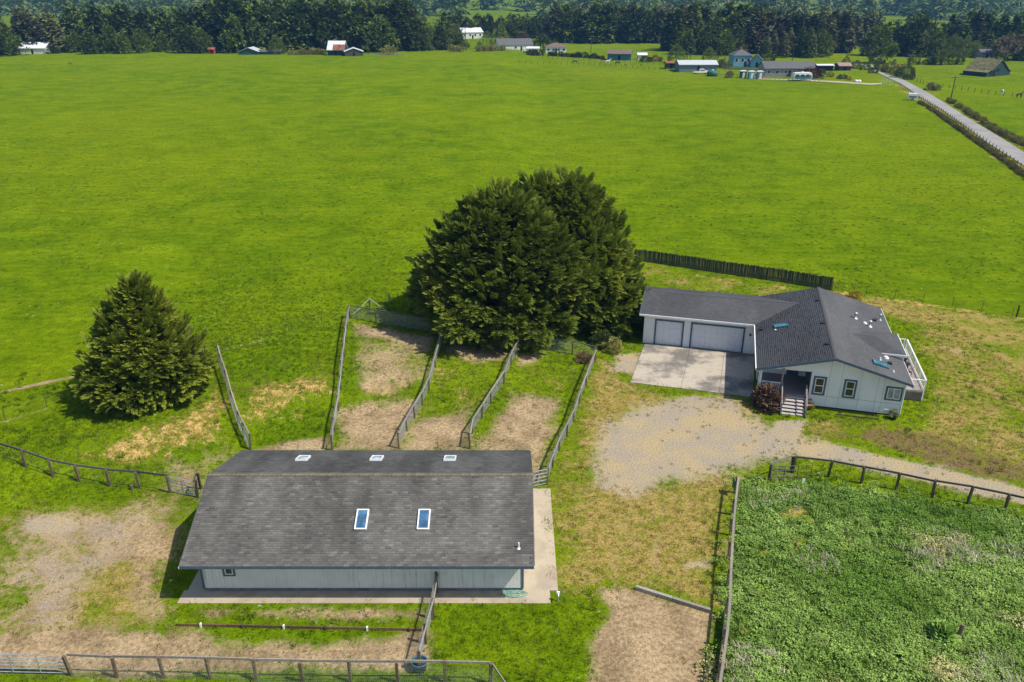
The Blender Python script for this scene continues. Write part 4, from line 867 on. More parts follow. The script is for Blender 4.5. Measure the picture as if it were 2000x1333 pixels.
def crown(kind, prof, h, r, n_cl, per, ssz, rg, lump=.14, csz=.1, cone=0., inner=.25):
    """clumps of sprays over a body of revolution: prof = [(height share, radius share)]"""
    hs = np.array([p[0] for p in prof]); rs = np.array([p[1] for p in prof])
    ph = rg.uniform(0, 6.28, 6)
    cand_t = rg.uniform(hs[0], hs[-1], n_cl * 6); keep = rg.uniform(0, 1, len(cand_t)) < (np.interp(cand_t, hs, rs) + .06); t = cand_t[keep][:n_cl]
    az = rg.uniform(0, 2 * math.pi, len(t))
    def rad(t, az): return r * np.interp(t, hs, rs) * (1 + lump * (np.sin(3 * az + ph[0] + 5 * t) * .5 + np.sin(5 * az + ph[1] - 9 * t) * .35 + np.sin(2 * az + ph[2] + 14 * t) * .4))
    depth = np.where(rg.uniform(0, 1, len(t)) < inner, rg.uniform(.45, .85, len(t)), rg.uniform(.82, 1.06, len(t)))
    R_ = rad(t, az) * depth
    c = np.stack([R_ * np.cos(az), R_ * np.sin(az), t * h], 1)
    dr = np.gradient(np.interp(np.linspace(0, 1, 101), hs, rs), .01); sl = np.interp(t, np.linspace(0, 1, 101), dr) * r / h
    nrm = unit(np.stack([np.cos(az), np.sin(az), np.clip(-sl, -.6, 1.6)], 1))
    n = len(t) * per; ci = np.repeat(np.arange(len(t)), per)
    d = unit(nrm[ci] * .9 + rg.normal(0, .55, (n, 3)) + np.array((0, 0, cone)))
    if kind == 'cyp': d[:, 2] = np.where(nrm[ci][:, 2] < .85, d[:, 2] * .5 - .12, d[:, 2]); d = unit(d)
    cs = csz * r * rg.uniform(.7, 1.3, len(t))
    P = c[ci] + d * (cs[ci] * rg.uniform(.0, .75, n))[:, None] - nrm[ci] * (cs[ci] * .5)[:, None]
    P[:, 2] = np.maximum(P[:, 2], .1)
    tone = np.clip(rg.normal(.5, .14, len(t))[ci] + rg.normal(0, .1, n), 0, 1)
    return sprays(P, d, ssz * rg.uniform(.7, 1.25, n), kind, tone, rg)
def leafmesh(name, parts, m):
    V = []; F = []; T = []; o = 0
    for v, f, t in parts: V.append(v); F.append(f + o); T.append(t); o += len(v)
    me = npmesh(name, np.concatenate(V), np.concatenate(F)); fattr(me, 'tone', np.concatenate(T)); me.materials.append(m); return me
def trunk_mesh(h, r, rg, limbs=0, spread=2.):
    mb = MB(); p = Vector((0, 0, -.3)); n = 5
    for k in range(n):
        q = Vector((rg.normal(0, .03 * h * .3), rg.normal(0, .03 * h * .3), h * (k + 1) / n)); mb.tube(p, q, r * (1 - k / n * .8), r * (1 - (k + 1) / n * .8), 8, False, .5); p = q
    for k in range(limbs):
        z = h * rg.uniform(.1, .8); a = rg.uniform(0, 6.28); l = spread * (1 - .6 * z / h); q0 = Vector((0, 0, z)); q1 = Vector((l * .55 * math.cos(a), l * .55 * math.sin(a), z + l * .18)); q2 = Vector((l * math.cos(a + .2), l * math.sin(a + .2), z + l * .5))
        mb.tube(q0, q1, r * .35, r * .22, 6, False); mb.tube(q1, q2, r * .22, r * .06, 6, False)
    return mb.mesh('trunk', M['bark'], True)
def shift(part, off, sc=(1, 1, 1)): v, f, t = part; return v * np.array(sc) + np.array(off), f, t
CYP = [(.0, .7), (.08, .9), (.2, 1.0), (.35, .9), (.5, .74), (.65, .56), (.8, .36), (.92, .17), (1, .02)]
DOME = [(.0, .80), (.08, .95), (.18, 1.0), (.35, .95), (.5, .85), (.65, .71), (.8, .53), (.92, .3), (1, .06)]
def cypress(label, loc, body, trunk_h, group):
    t = thing('cypress_tree', label, 'tree', loc, 0, group); rg = np.random.default_rng(int(abs(loc[0] * 7)) + 3)
    link('trunk', trunk_mesh(trunk_h, .45, rg, 16, 4.5), t)
    parts = []
    for (prof, off, h, r, n, per, ss, sc) in body: parts.append(shift(crown('cyp', prof, h, r, n, per, ss, rg, lump=.17, csz=.13, cone=.12), off, sc))
    for (prof, off, h, r, n, per, ss, sc) in body:      # ragged leaders that break the outline
        k = 130; tt = rg.uniform(.3, 1.0, k); az = rg.uniform(0, 6.28, k); rr = r * np.interp(tt, [p[0] for p in prof], [p[1] for p in prof]) * rg.uniform(.92, 1.1, k)
        P = np.repeat(np.stack([rr * np.cos(az), rr * np.sin(az), tt * h], 1), 5, 0); D = np.repeat(np.stack([np.cos(az), np.sin(az), .5 + 1.2 * tt], 1), 5, 0) + rg.normal(0, .22, (k * 5, 3)); P = P + unit(D) * rg.uniform(-.4, .5, (k * 5, 1))
        parts.append(shift(sprays(P, D, ss * rg.uniform(.8, 1.4, k * 5), 'cyp', np.clip(rg.normal(.55, .15, k * 5), 0, 1), rg), off, sc))
    link('crown', leafmesh('crown', parts, M['cyp']), t); return t
ts = at(300, 770)
cypress('smaller conical cypress standing alone left of the paddocks', ts, [(CYP, (0, 0, .3), tall(ts, 562), 4.05, 540, 13, 0.728, (1.0, 1, 1))], 8.5, None)
tb = at(985, 632); tc = at(1120, 600)
cypress('huge spreading cypress, front half of the pair above the paddocks', tb, [(DOME, (-.3, 0, .2), tall(tb, 380), 7.9, 1050, 13, 0.877, (1.0, .9, 1))], 10, 'pair of big cypresses grown together')
cypress('huge spreading cypress, right-hand rear half of the pair by the garage', tc, [(DOME, (-.8, .5, .3), tall(tc, 356), 6.9, 800, 13, 0.877, (.95, .95, 1)), (DOME, (-4.2, -.5, .3), tall(tc, 362), 5.8, 450, 13, 0.877, (.95, .95, 1)), (DOME, (1.0, -3.6, .2), tall(tc, 430), 5.0, 400, 13, 0.856, (1., .9, 1))], 11, 'pair of big cypresses grown together')
def shrub(name, label, loc, r, h, m, n=60, kind='leaf', ss=.3, cat='shrub', group=None, sc=(1, 1, 1)):
    t = thing(name, label, cat, loc, 0, group); rg = np.random.default_rng(int(abs(loc[0] * 31 + loc[1] * 17)) % 9999)
    c = crown(kind, [(.02, .75), (.25, 1), (.55, .95), (.8, .7), (1, .2)], h, r, n, 9, ss, rg, .2, .3)
    link('foliage', leafmesh('foliage', [shift(c, (0, 0, 0), sc)], M[m]), t)
    mb = MB()
    for k in range(5): a = k * 1.26; mb.tube((0, 0, -.1), (.5 * r * math.cos(a), .5 * r * math.sin(a), h * .6), .03, .012, 5, False)
    mb.build('stem', M['bark'], t); return t
shrub('twiggy_shrub', 'rounded reddish bare-twigged shrub in front of the porch', hw(-4.45, -.35), 1.05, 1.65, 'twig_red', 110, 'con', .34)
shrub('garden_shrub', 'dark green shrub below the handrail near the garage', at(1178, 676), 1.0, 1.2, 'shrub', 80, 'leaf', .28)
shrub('garden_shrub', 'grey-green shrub at the gravel edge near the garage', at(1196, 686), .75, 1.2, 'bramble', 60, 'leaf', .25)
shrub('garden_shrub', 'bushy shrub between the handrail and the garage shade', at(1196, 650), 1.0, 1.2, 'shrub', 70, 'leaf', .26)
shrub('garden_shrub', 'small brown shrub inside the paddock corner', at(1140, 706), .6, .8, 'twig_red', 40, 'leaf', .22)
shrub('garden_shrub', 'yellow-green shrub against the far right side of the house', hw(6.3, 13.0), .8, 1.3, 'yellow_bush', 60, 'leaf', .25)
shrub('garden_shrub', 'low yellow shrub behind the back corner of the house', at(1668, 583), .7, .7, 'yellow_bush', 40, 'leaf', .22)
shrub('garden_shrub', 'grassy pale green clump beside the lone pasture post', at(1840, 1246), .4, .5, 'weed', 50, 'con', .4)
for o in [o for o in COL.objects if o.name.startswith('planter')]:
    rg = np.random.default_rng(5); link('plant', leafmesh('plant', [shift(crown('leaf', [(0, .8), (.5, 1), (1, .3)], .4, .4, 22, 6, .16, rg), (0, 0, .3))], M['pale']), o)

# ------------------------------------------------------------------ grass and weeds (uncountable)
def proto(name, me):
    o = bpy.data.objects.new(name, me); return o
def blade_tuft(name, n, h, sp, m, rg, wid=.012, bend=.5):
    mb = MB()
    for k in range(n):
        a = rg.uniform(0, 6.28); r = sp * rg.uniform(0, 1) ** .6; b = Vector((r * math.cos(a), r * math.sin(a), -.02)); q = rg.uniform(0, 6.28); hh = h * rg.uniform(.5, 1.2); ln = Vector((math.cos(q), math.sin(q), 0)) * hh * bend * rg.uniform(.3, 1.4)
        s = Vector((-math.sin(q), math.cos(q), 0)) * wid * rg.uniform(.7, 1.3)
        mb.add([b - s, b + s, b + s * .8 + ln * .4 + Vector((0, 0, hh * .6)), b - s * .8 + ln * .4 + Vector((0, 0, hh * .6)), b + ln + Vector((0, 0, hh))], [(0, 1, 2, 3), (3, 2, 4)], rg.uniform(0, 1))
    me = bpy.data.meshes.new(name); me.from_pydata(mb.v, [], mb.f); fattr(me, 'tone', mb.t); me.materials.append(m); return proto(name, me)
def leaf_clump(name, n, h, sp, m, rg, lw=.05, ll=.14):
    mb = MB()
    for k in range(n):
        a = rg.uniform(0, 6.28); r = sp * rg.uniform(0, 1) ** .55; z = h * rg.uniform(.25, 1) * (1 - .5 * (r / sp) ** 2); b = Vector((r * math.cos(a), r * math.sin(a), z)); q = a + rg.uniform(-1, 1); d = Vector((math.cos(q), math.sin(q), rg.uniform(-.3, .6))).normalized(); s = d.cross(Vector((rg.uniform(-.4, .4), rg.uniform(-.4, .4), 1))).normalized() * lw * rg.uniform(.7, 1.3); L_ = ll * rg.uniform(.6, 1.3)
        mb.add([b, b + d * L_ * .5 + s, b + d * L_, b + d * L_ * .5 - s], [(0, 1, 2, 3)], rg.uniform(0, 1))
    me = bpy.data.meshes.new(name); me.from_pydata(mb.v, [], mb.f); fattr(me, 'tone', mb.t); me.materials.append(m); return proto(name, me)
def scatter(name, label, xs, ys, densf, dryf, protos, dens, smin, smax, seed):
    X, Y = np.meshgrid(xs, ys); x = X.ravel(); y = Y.ravel(); nx_ = len(xs); ny_ = len(ys)
    i_, j_ = np.meshgrid(np.arange(nx_ - 1), np.arange(ny_ - 1)); a = (j_ * nx_ + i_).ravel(); Fq = np.stack([a, a + 1, a + 1 + nx_, a + nx_], 1)
    dv = densf(x, y); keep = dv[Fq].max(1) > .02; Fq = Fq[keep]; us = np.unique(Fq); mp = np.full(len(x), -1); mp[us] = np.arange(len(us))
    me = npmesh(name, np.stack([x, y, hz(x, y)], 1)[us], mp[Fq]); fattr(me, 'dens', dv[us]); fattr(me, 'dry', dryf(x, y)[us])
    o = link(name, me); stuff(o, label, 'grass' if 'grass' in name else 'weeds')
    col = bpy.data.collections.new(name + '_kinds')
    for p in protos: col.objects.link(p)
    ng = bpy.data.node_groups.new(name, 'GeometryNodeTree'); ng.interface.new_socket('Geometry', in_out='INPUT', socket_type='NodeSocketGeometry'); ng.interface.new_socket('Geometry', in_out='OUTPUT', socket_type='NodeSocketGeometry')
    N = ng.nodes; K = ng.links; gi = N.new('NodeGroupInput'); go = N.new('NodeGroupOutput')
    na = N.new('GeometryNodeInputNamedAttribute'); na.data_type = 'FLOAT'; na.inputs['Name'].default_value = 'dens'
    mu = N.new('ShaderNodeMath'); mu.operation = 'MULTIPLY'; mu.inputs[1].default_value = dens; K.new(na.outputs[0], mu.inputs[0])
    di = N.new('GeometryNodeDistributePointsOnFaces'); K.new(gi.outputs[0], di.inputs['Mesh']); K.new(mu.outputs[0], di.inputs['Density']); di.inputs['Seed'].default_value = seed
    ci = N.new('GeometryNodeCollectionInfo'); ci.inputs['Collection'].default_value = col; ci.inputs['Separate Children'].default_value = True; ci.inputs['Reset Children'].default_value = True
    ip = N.new('GeometryNodeInstanceOnPoints'); K.new(di.outputs['Points'], ip.inputs['Points']); K.new(ci.outputs[0], ip.inputs['Instance']); ip.inputs['Pick Instance'].default_value = True
    rr = N.new('FunctionNodeRandomValue'); rr.data_type = 'FLOAT_VECTOR'; rr.inputs[0].default_value = (-.15, -.15, 0); rr.inputs[1].default_value = (.15, .15, 6.28); K.new(rr.outputs[0], ip.inputs['Rotation'])
    rs = N.new('FunctionNodeRandomValue'); rs.data_type = 'FLOAT'; rs.inputs[2].default_value = smin; rs.inputs[3].default_value = smax; K.new(rs.outputs[1], ip.inputs['Scale'])
    K.new(ip.outputs[0], go.inputs[0]); md = o.modifiers.new('scatter', 'NODES'); md.node_group = ng; return o
pr = random.Random(8)
tufts = [blade_tuft('tuft', 16, .13, .16, M['tuft'], pr) for _ in range(4)]
bigt = [blade_tuft('tall_tuft', 18, .26, .22, M['tuft'], pr, .018, .7) for _ in range(3)]
fieldt = [blade_tuft('field_tuft', 14, .12, .3, M['tuft'], pr, .03, 1.0) for _ in range(3)]
weeds = [leaf_clump('weed', 46, .36, .34, M['weed'], pr, .036, .105) for _ in range(4)] + [blade_tuft('weed_grass', 22, .4, .25, M['weed'], pr, .02, .7)]
seeds = [blade_tuft('seed_stem', 22, .36, .28, M['seedhead'], pr, .022, .9)]
def boxmask(x, y):   # no grass under buildings and slabs
    m_ = ((x > -17.9) & (x < 2.6) & (y > 32.95) & (y < 43.3)); l = [(q.x, q.y) for q in (hw(-5.3, .3), hw(5.3, .3), hw(5.3, 15.8), hw(-5.3, 15.8))]; g = [(q.x, q.y) for q in (hw(-15.4, .9), hw(-5.2, .9), hw(-5.2, 16), hw(-15.4, 16))]
    return 1. - (m_ | in_poly(x, y, l) | in_poly(x, y, g))
def short_d(x, y):
    m_ = masks(x, y); bare = np.maximum(m_['dirt'], m_['gravel']); n = fnoise(x, y, .9, 3, 5)
    d = np.clip(1.15 - 1.4 * bare + (n - .5) * 1.5, .012, 1) * (1 - m_['weed']) * (1 - .55 * m_['straw']) * (1 - .6 * m_['brown']) * (1 - .35 * m_['dry']); return d * boxmask(x, y) * (1 - .85 * sstep(58, 88, y))
dryf = lambda x, y: (lambda m_: np.clip(np.maximum(m_['dry'] * 1.1, np.maximum(m_['straw'], m_['brown'])) + (fnoise(x, y, .7, 3, 9) - .5) * .9, 0, 1))(masks(x, y))
scatter('short_grass', 'short patchy grass tufts over the yard and paddocks', np.arange(-34, 44, .6), np.arange(25, 90, .6), short_d, dryf, tufts, 11, .6, 1.35, 3)
def tall_d(x, y):
    m_ = masks(x, y); n = fnoise(x, y, .45, 3, 15); return sstep(.55, .72, n) * np.clip(1 - 1.6 * np.maximum(m_['dirt'], m_['gravel']), 0, 1) * (1 - m_['weed']) * boxmask(x, y) * (1 - .9 * m_['dry']) * (1 - sstep(54, 61, y))
scatter('tall_grass', 'darker taller grass patches in the yard', np.arange(-40, 44, .7), np.arange(25, 92, .7), tall_d, lambda x, y: .25 * dryf(x, y), bigt, 3.0, .6, 1.3, 4)
def field_d(x, y):
    return sstep(60, 70, y + 6 * (x > -30) * (x < 40)) * (1 - sstep(110, 210, y)) * (.25 + .75 * sstep(.45, .65, fnoise(x, y, .25, 3, 21))) * boxmask(x, y)
scatter('field_grass', 'low pasture grass tufts across the big field', np.arange(-110, 130, 2.), np.arange(58, 210, 2.), field_d, lambda x, y: .12 * np.ones_like(x), fieldt, 1.0, .5, 1.3, 5)
def weed_d(x, y): return masks(x, y)['weed'] * np.clip(.75 + (fnoise(x, y, .6, 3, 31) - .4) * 1.6, .1, 1)
WX = np.arange(7, 48, .5); WY = np.arange(25, 49, .5)
scatter('pasture_weeds', 'dense leafy green weeds filling the lower right pasture', WX, WY, weed_d, lambda x, y: sstep(.60, .8, fnoise(x, y, .35, 3, 44)), weeds, 13, .45, 1.25, 6)
SP = [(at(*q), r) for q, r in (((1820, 1095), 1.2), ((1895, 1080), 1.3), ((1975, 1080), 1.1), ((1840, 1055), .8), ((1600, 1105), .9), ((1470, 1290), 1.2), ((1960, 1320), 1.3), ((1560, 975), .9), ((1500, 975), 1.0), ((1440, 1325), .8), ((1890, 1330), .8))]
def seed_d(x, y):
    d = np.zeros_like(x)
    for p, r in SP: d = np.maximum(d, 1 - sstep(r * .5, r * 1.3, np.hypot(x - p.x, y - p.y)))
    return d * masks(x, y)['weed']
scatter('seed_head_weeds', 'greyish seed heads in patches among the pasture weeds', WX, WY, seed_d, lambda x, y: .3 * np.ones_like(x), seeds, 7, .6, 1.2, 7)
# ------------------------------------------------------------------ far trees
rgn = np.random.default_rng(77)
SPR = [(.06, .62), (.12, .95), (.2, 1.0), (.4, .8), (.6, .55), (.8, .3), (1, .02)]
PIN = [(.22, .3), (.35, .75), (.5, 1.0), (.68, .95), (.84, .62), (1, .1)]
BUSHY = [(.0, .8), (.12, 1.0), (.35, .98), (.6, .8), (.82, .5), (1, .08)]
def variant(prof, kind, n, per, ss, m, lump=.22, slim=.3, cone=0., inner=.3, csz=.2):
    return leafmesh('crown', [crown(kind, prof, 1.0 * 20, 20 * slim, n, per, ss, rgn, lump, csz, cone, inner)], M[m])
VAR = {}
VAR['spruce'] = [variant(SPR, 'con', 150, 9, 1.7, 'conA', .2, s, -.25) for s in (.19, .23, .27)]
VAR['grey'] = [variant(SPR, 'con', 150, 9, 1.6, 'conB', .24, s, -.2) for s in (.22, .27)]
VAR['pine'] = [variant(PIN, 'con', 140, 9, 1.7, 'conA', .3, s, .1) for s in (.22, .27)]
VAR['cypress'] = [variant(BUSHY, 'con', 190, 10, 1.7, 'conC', .24, s, .1) for s in (.42, .52)]
VAR['bare'] = [variant(PIN, 'con', 120, 8, 1.5, 'bare', .3, .5, .3)]
VAR['pale'] = [variant(BUSHY, 'leaf', 120, 9, 1.6, 'pale', .25, .5)]
VAR['round'] = [variant(BUSHY, 'leaf', 150, 9, 1.7, 'conC', .12, .55)]
VAR['dead'] = [variant(SPR, 'con', 110, 7, 1.5, 'conB', .3, .25, .2)]
TRK = MB(); TRK.tube((0, 0, -1), (0, 0, 19), .42, .05, 7, False); TRK = TRK.mesh('trunk', M['bark'])
KINDW = {'spruce': 'dark spire-topped conifer', 'grey': 'grey-green shaggy conifer', 'pine': 'tall thin-trunked pine', 'cypress': 'broad dark cypress', 'bare': 'beige bare-branched tree', 'pale': 'pale green leafy tree', 'round': 'round dark green tree', 'dead': 'thin grey-brown conifer'}
NAMEW = {'spruce': 'conifer_tree', 'grey': 'conifer_tree', 'pine': 'pine_tree', 'cypress': 'cypress_tree', 'bare': 'bare_tree', 'pale': 'leafy_tree', 'round': 'leafy_tree', 'dead': 'conifer_tree'}
def far_tree(kind, px, py, top, where, group, widen=1.0):
    p = at(px, py); h = max(2.5, tall(p, top)); s = h / 20
    t = thing(NAMEW[kind], KINDW[kind] + ' ' + where, 'tree', p, rgn.uniform(0, 6.28), group)
    c = link('crown', VAR[kind][rgn.integers(len(VAR[kind]))], t); w = s * widen * rgn.uniform(.88, 1.15); c.scale = (w, w, s)
    k = link('trunk', TRK, t); k.scale = (s, s, s * .95); return t
SEG = [  # x0, x1, base row, top rows, how many, kinds, where, widen
 (-40, 18, 108, (42, 62), 3, 'cypress', 'at the far left corner of the field', 1.0),
 (35, 125, 103, (8, 34), 7, 'grey grey spruce', 'behind the white shed at the far left', 1.15),
 (-30, 200, 97, (22, 40), 9, 'spruce grey', 'in the far left tree line', 1.0),
 (118, 200, 105, (60, 78), 4, 'cypress', 'low in front of the far left tree line', .9),
 (205, 410, 104, (44, 66), 8, 'cypress', 'at the field edge left of the red shed', .85),
 (140, 440, 98, (2, 28), 20, 'pine spruce spruce cypress', 'in the wood behind the left half of the field', 1.1),
 (420, 640, 99, (-8, 18), 20, 'pine spruce pine cypress', 'in the wood left of the rust-roofed shed', 1.2),
 (430, 640, 102, (30, 55), 8, 'cypress pine', 'at the field edge left of the rust-roofed shed', .9),
 (640, 800, 97, (-6, 22), 16, 'pine cypress cypress', 'in the wood behind the rust-roofed shed', 1.2),
 (680, 800, 100, (30, 62), 7, 'cypress', 'close behind the pens right of the rust-roofed shed', 1.0),
 (800, 905, 97, (34, 66), 9, 'cypress spruce pale', 'left of the white metal building', .9),
 (870, 1080, 74, (20, 42), 22, 'spruce cypress', 'in the wood behind the white metal building', 1.1),
 (1080, 1310, 83, (0, 26), 30, 'spruce spruce grey cypress', 'in the wood behind the sloping meadow', 1.15),
 (1090, 1300, 84, (38, 62), 9, 'spruce grey', 'at the edge of the sloping meadow', 1.0),
 (1300, 1500, 98, (2, 30), 24, 'spruce spruce grey cypress', 'in the wood behind the blue house', 1.15),
 (1320, 1440, 108, (48, 70), 7, 'cypress spruce', 'close behind the long metal-roofed shed', .8),
 (1470, 1650, 103, (8, 34), 20, 'spruce dead grey spruce', 'in the wood behind the grey ranch house', 1.15),
 (1490, 1620, 112, (48, 74), 8, 'spruce grey cypress', 'close behind the grey ranch house', .9),
 (1630, 1720, 90, (14, 40), 10, 'spruce grey dead', 'beyond the small bright meadow', 1.1),
 (1690, 1800, 108, (28, 60), 9, 'cypress spruce', 'beside the bend of the far road', .95),
 (1760, 1900, 100, (24, 52), 12, 'cypress spruce', 'behind the clipped hedge', 1.0),
 (1870, 2030, 103, (16, 50), 14, 'cypress spruce grey', 'behind the dark green barn', 1.0),
 (1780, 1900, 112, (62, 88), 7, 'cypress round pale', 'low around the clipped hedge', .8),
 (1900, 2030, 112, (60, 90), 7, 'cypress round bare', 'low behind the dark green barn', .9),
 (1960, 2030, 118, (55, 80), 3, 'cypress', 'at the far right edge beside the dark green barn', .9)]
ORD = 'leftmost second third fourth fifth sixth seventh eighth ninth tenth eleventh twelfth thirteenth fourteenth fifteenth sixteenth seventeenth eighteenth nineteenth twentieth'.split(); CNT = {}
for x0, x1, by, tr, n, kinds, where, wd in SEG:
    ks = kinds.split(); CNT = {}
    for k in range(n):
        kd = ks[rgn.integers(len(ks))]; c_ = CNT.get(kd, 0); CNT[kd] = c_ + 1
        t_ = far_tree(kd, x0 + (x1 - x0) * (k + rgn.uniform(.1, .9)) / n, by + rgn.uniform(-2.5, 1.5), rgn.uniform(*tr), where, 'trees ' + where, wd)
        t_['label'] = (ORD[c_] + ' ' + KINDW[kd] + ' ' + where)
for kd, px, py, top, where in [('round', 541, 106, 72, 'standing at the field edge left of the rust-roofed shed'), ('pale', 978, 92, 50, 'beside the white metal building'), ('pale', 951, 92, 62, 'just right of the white metal building'), ('round', 1320, 124, 88, 'left of the long metal-roofed shed'), ('round', 1385, 122, 94, 'directly behind the long metal-roofed shed'),
    ('cypress', 1060, 99, 66, 'behind the brown-roofed farmhouse'), ('cypress', 1085, 100, 78, 'right of the brown-roofed farmhouse'), ('bare', 1962, 120, 68, 'behind the dark green barn'), ('bare', 1992, 118, 64, 'at the right edge of the picture'), ('round', 1652, 126, 110, 'on the bright meadow behind the rusty-roofed shed'), ('cypress', 1720, 124, 55, 'right at the bend of the far road'), ('pale', 424, 104, 86, 'right of the small red shed'), ('dead', 1608, 104, 28, 'tall behind the flat white shed roof'), ('grey', 1595, 106, 22, 'tall and pale behind the flat white shed roof'), ('round', 1905, 108, 82, 'between the clipped hedge and the dark green barn'), ('pale', 613, 106, 92, 'low by the fence left of the rust-roofed shed'), ('pale', 590, 106, 94, 'low in the scrub left of the rust-roofed shed'), ('pale', 1875, 112, 98, 'low at the right end of the clipped hedge'), ('round', 30, 108, 92, 'low in front of the white shed at the far left')]:
    far_tree(kd, px, py, top, where, None)
# the wooded hills beyond, one mass
def hill_forest():
    rg = np.random.default_rng(5); V = []; F = []; T = []; o = 0
    base = [crown('far', SPR, 20., 4.6, 16, 2, 4.6, rg, .2, .3, -.2) for _ in range(5)]
    n = 0; tries = 0
    while n < 2700 and tries < 20000:
        tries += 1; y = 800 + 1500 * rg.uniform(0, 1) ** .8; x = rg.uniform(-1, 1) * (y * .72 + 60); u = x / y
        if -.055 < u < .035 and y < 1800 and fnoise(x, y, .012, 2, 8) < .62: continue      # open hillside meadow
        v, f, t = base[rg.integers(5)]; a = rg.uniform(0, 6.28); s = rg.uniform(1.1, 2.0); c, s_ = math.cos(a), math.sin(a)
        V.append(np.stack([(v[:, 0] * c - v[:, 1] * s_) * s + x, (v[:, 0] * s_ + v[:, 1] * c) * s + y, v[:, 2] * s + hz(x, y) - .5], 1)); F.append(f + o); T.append(t); o += len(v); n += 1
    me = npmesh('hillside_forest', np.concatenate(V), np.concatenate(F)); fattr(me, 'tone', np.concatenate(T)); me.materials.append(M['conA'])
    stuff(link('hillside_forest', me), 'hazy blue forest covering the hills behind everything', 'forest')
hill_forest()

# ------------------------------------------------------------------ far buildings
def cm(name, col, **k):
    if name not in M: M[name] = simple(name, col, **k)
    return M[name]
cm('metal_white', (.7, .72, .74), rough=.45); cm('metal_grey', (.5, .53, .55), rough=.45); cm('teal_wall', (.05, .16, .2)); cm('blue_wall', (.16, .36, .5)); cm('grey_wall', (.27, .28, .28)); cm('dk_green', (.018, .05, .048)); cm('rust', (.28, .10, .05), vary=.5, sc=1.2); cm('brown_roof', (.17, .12, .09), vary=.3); cm('grey_roof', (.11, .11, .115)); cm('white_wall', (.7, .7, .68)); cm('red_wall', (.36, .05, .03)); cm('green_wall', (.03, .09, .07)); cm('moss_roof', (.15, .14, .06), vary=.4, sc=.8); cm('pink_roof', (.35, .2, .19), vary=.3); cm('blue_grey', (.15, .2, .25)); cm('sand', (.4, .33, .24)); cm('green_tank', (.04, .13, .09))
def building(name, label, px0, px1, py, wall_h, roof_h, depth, wm, rm, cat='house', yaw=0., axis='x', win=0, hip=False, door=True, eave=.35, rm2=None, chimney=False):
    a = at(px0, py); b = at(px1, py); w = (b - a).length; c = (a + b) / 2; c.z = min(a.z, b.z); r = thing(name, label, cat, c, R(yaw)); hw_ = w / 2
    s = MB(); s.box(-hw_, hw_, 0, depth, -.4, wall_h); s.build('wall', M[wm], r)
    e = eave; z0 = wall_h; z1 = wall_h + roof_h; s = MB(); t = .15
    if hip:
        k = min(hw_, depth / 2) * .9; s.add([(-hw_ - e, -e, z0), (hw_ + e, -e, z0), (hw_ + e, depth + e, z0), (-hw_ - e, depth + e, z0), (-hw_ + k, depth / 2, z1), (hw_ - k, depth / 2, z1)], [(0, 1, 5, 4), (1, 2, 5), (2, 3, 4, 5), (3, 0, 4), (3, 2, 1, 0)])
        rf_ = s.build('roof', M[rm], r)
    elif axis == 'x':
        sl = roof_h / (depth / 2); s.prism([(-e, z0 - sl * e), (depth / 2, z1), (depth + e, z0 - sl * e), (depth + e, z0 - sl * e + t), (depth / 2, z1 + t), (-e, z0 - sl * e + t)], 'x', -hw_ - e, hw_ + e); rf_ = s.build('roof', M[rm], r)
        g = MB(); g.prism([(0.01, z0), (depth - .01, z0), (depth / 2, z1)], 'x', -hw_ + .01, -hw_ + .14); g.build('gable', M[wm], r); g = MB(); g.prism([(0.01, z0), (depth - .01, z0), (depth / 2, z1)], 'x', hw_ - .14, hw_ - .01); g.build('gable', M[wm], r)
        if rm2: q = MB(); q.prism([(-e - .03, z0 - sl * e + t + .02), (depth * .27, z0 + sl * depth * .27 + t + .02), (depth * .27, z0 + sl * depth * .27 + t + .06), (-e - .03, z0 - sl * e + t + .06)], 'x', -hw_ * .35, hw_ + e + .02); q.build('roof_sheet', M[rm2], rf_)
    else:
        sl = roof_h / hw_; s.prism([(-hw_ - e, z0 - sl * e), (0, z1), (hw_ + e, z0 - sl * e), (hw_ + e, z0 - sl * e + t), (0, z1 + t), (-hw_ - e, z0 - sl * e + t)], 'y', -e, depth + e); rf_ = s.build('roof', M[rm], r)
        g = MB(); g.prism([(-hw_ + .01, z0), (hw_ - .01, z0), (0, z1)], 'y', .01, .15); g.build('gable', M[wm], r)
    if chimney: q = MB(); q.box(-.4, .4, depth * .45, depth * .45 + .8, z1 - .3, z1 + .9); q.build('chimney', M['brick'], rf_)
    for k in range(win):
        x = -hw_ + w * (k + .5) / win; q = MB(); q.box(x - .6, x + .6, -.06, .02, wall_h * .38, wall_h * .78); f_ = q.build('window', M['white'], r); q = MB(); q.box(x - .5, x + .5, -.075, -.05, wall_h * .42, wall_h * .75); q.build('pane', M['glass'], f_)
    if door: x = -hw_ + w * .5 + (w / max(1, win) * .5 if win % 2 else 0); x = min(x, hw_ - .8); q = MB(); q.box(x - .45, x + .45, -.05, .02, 0, min(2.1, wall_h * .85)); q.build('door', M['shade_int'], r)
    return r
building('metal_shed', 'long low white metal shed at the far left edge of the field', 38, 90, 106, 2.6, 2.2, 9, 'white_wall', 'metal_white', 'shed')
building('red_shed', 'tiny red shed at the far field edge below the tall pines', 408, 419, 105.5, 2.0, .6, 2.5, 'red_wall', 'rust', 'shed')
building('low_house', 'low grey-green roofed house mostly sunk behind the far field edge', 468, 504, 107.5, 1.4, 1.6, 8, 'green_wall', 'metal_grey', 'house', axis='y', door=False); building('low_shed', 'long dark green low shed beside the grey-green roofed house', 505, 547, 107, 1.2, .7, 6, 'green_wall', 'grey_roof', 'shed', door=False)
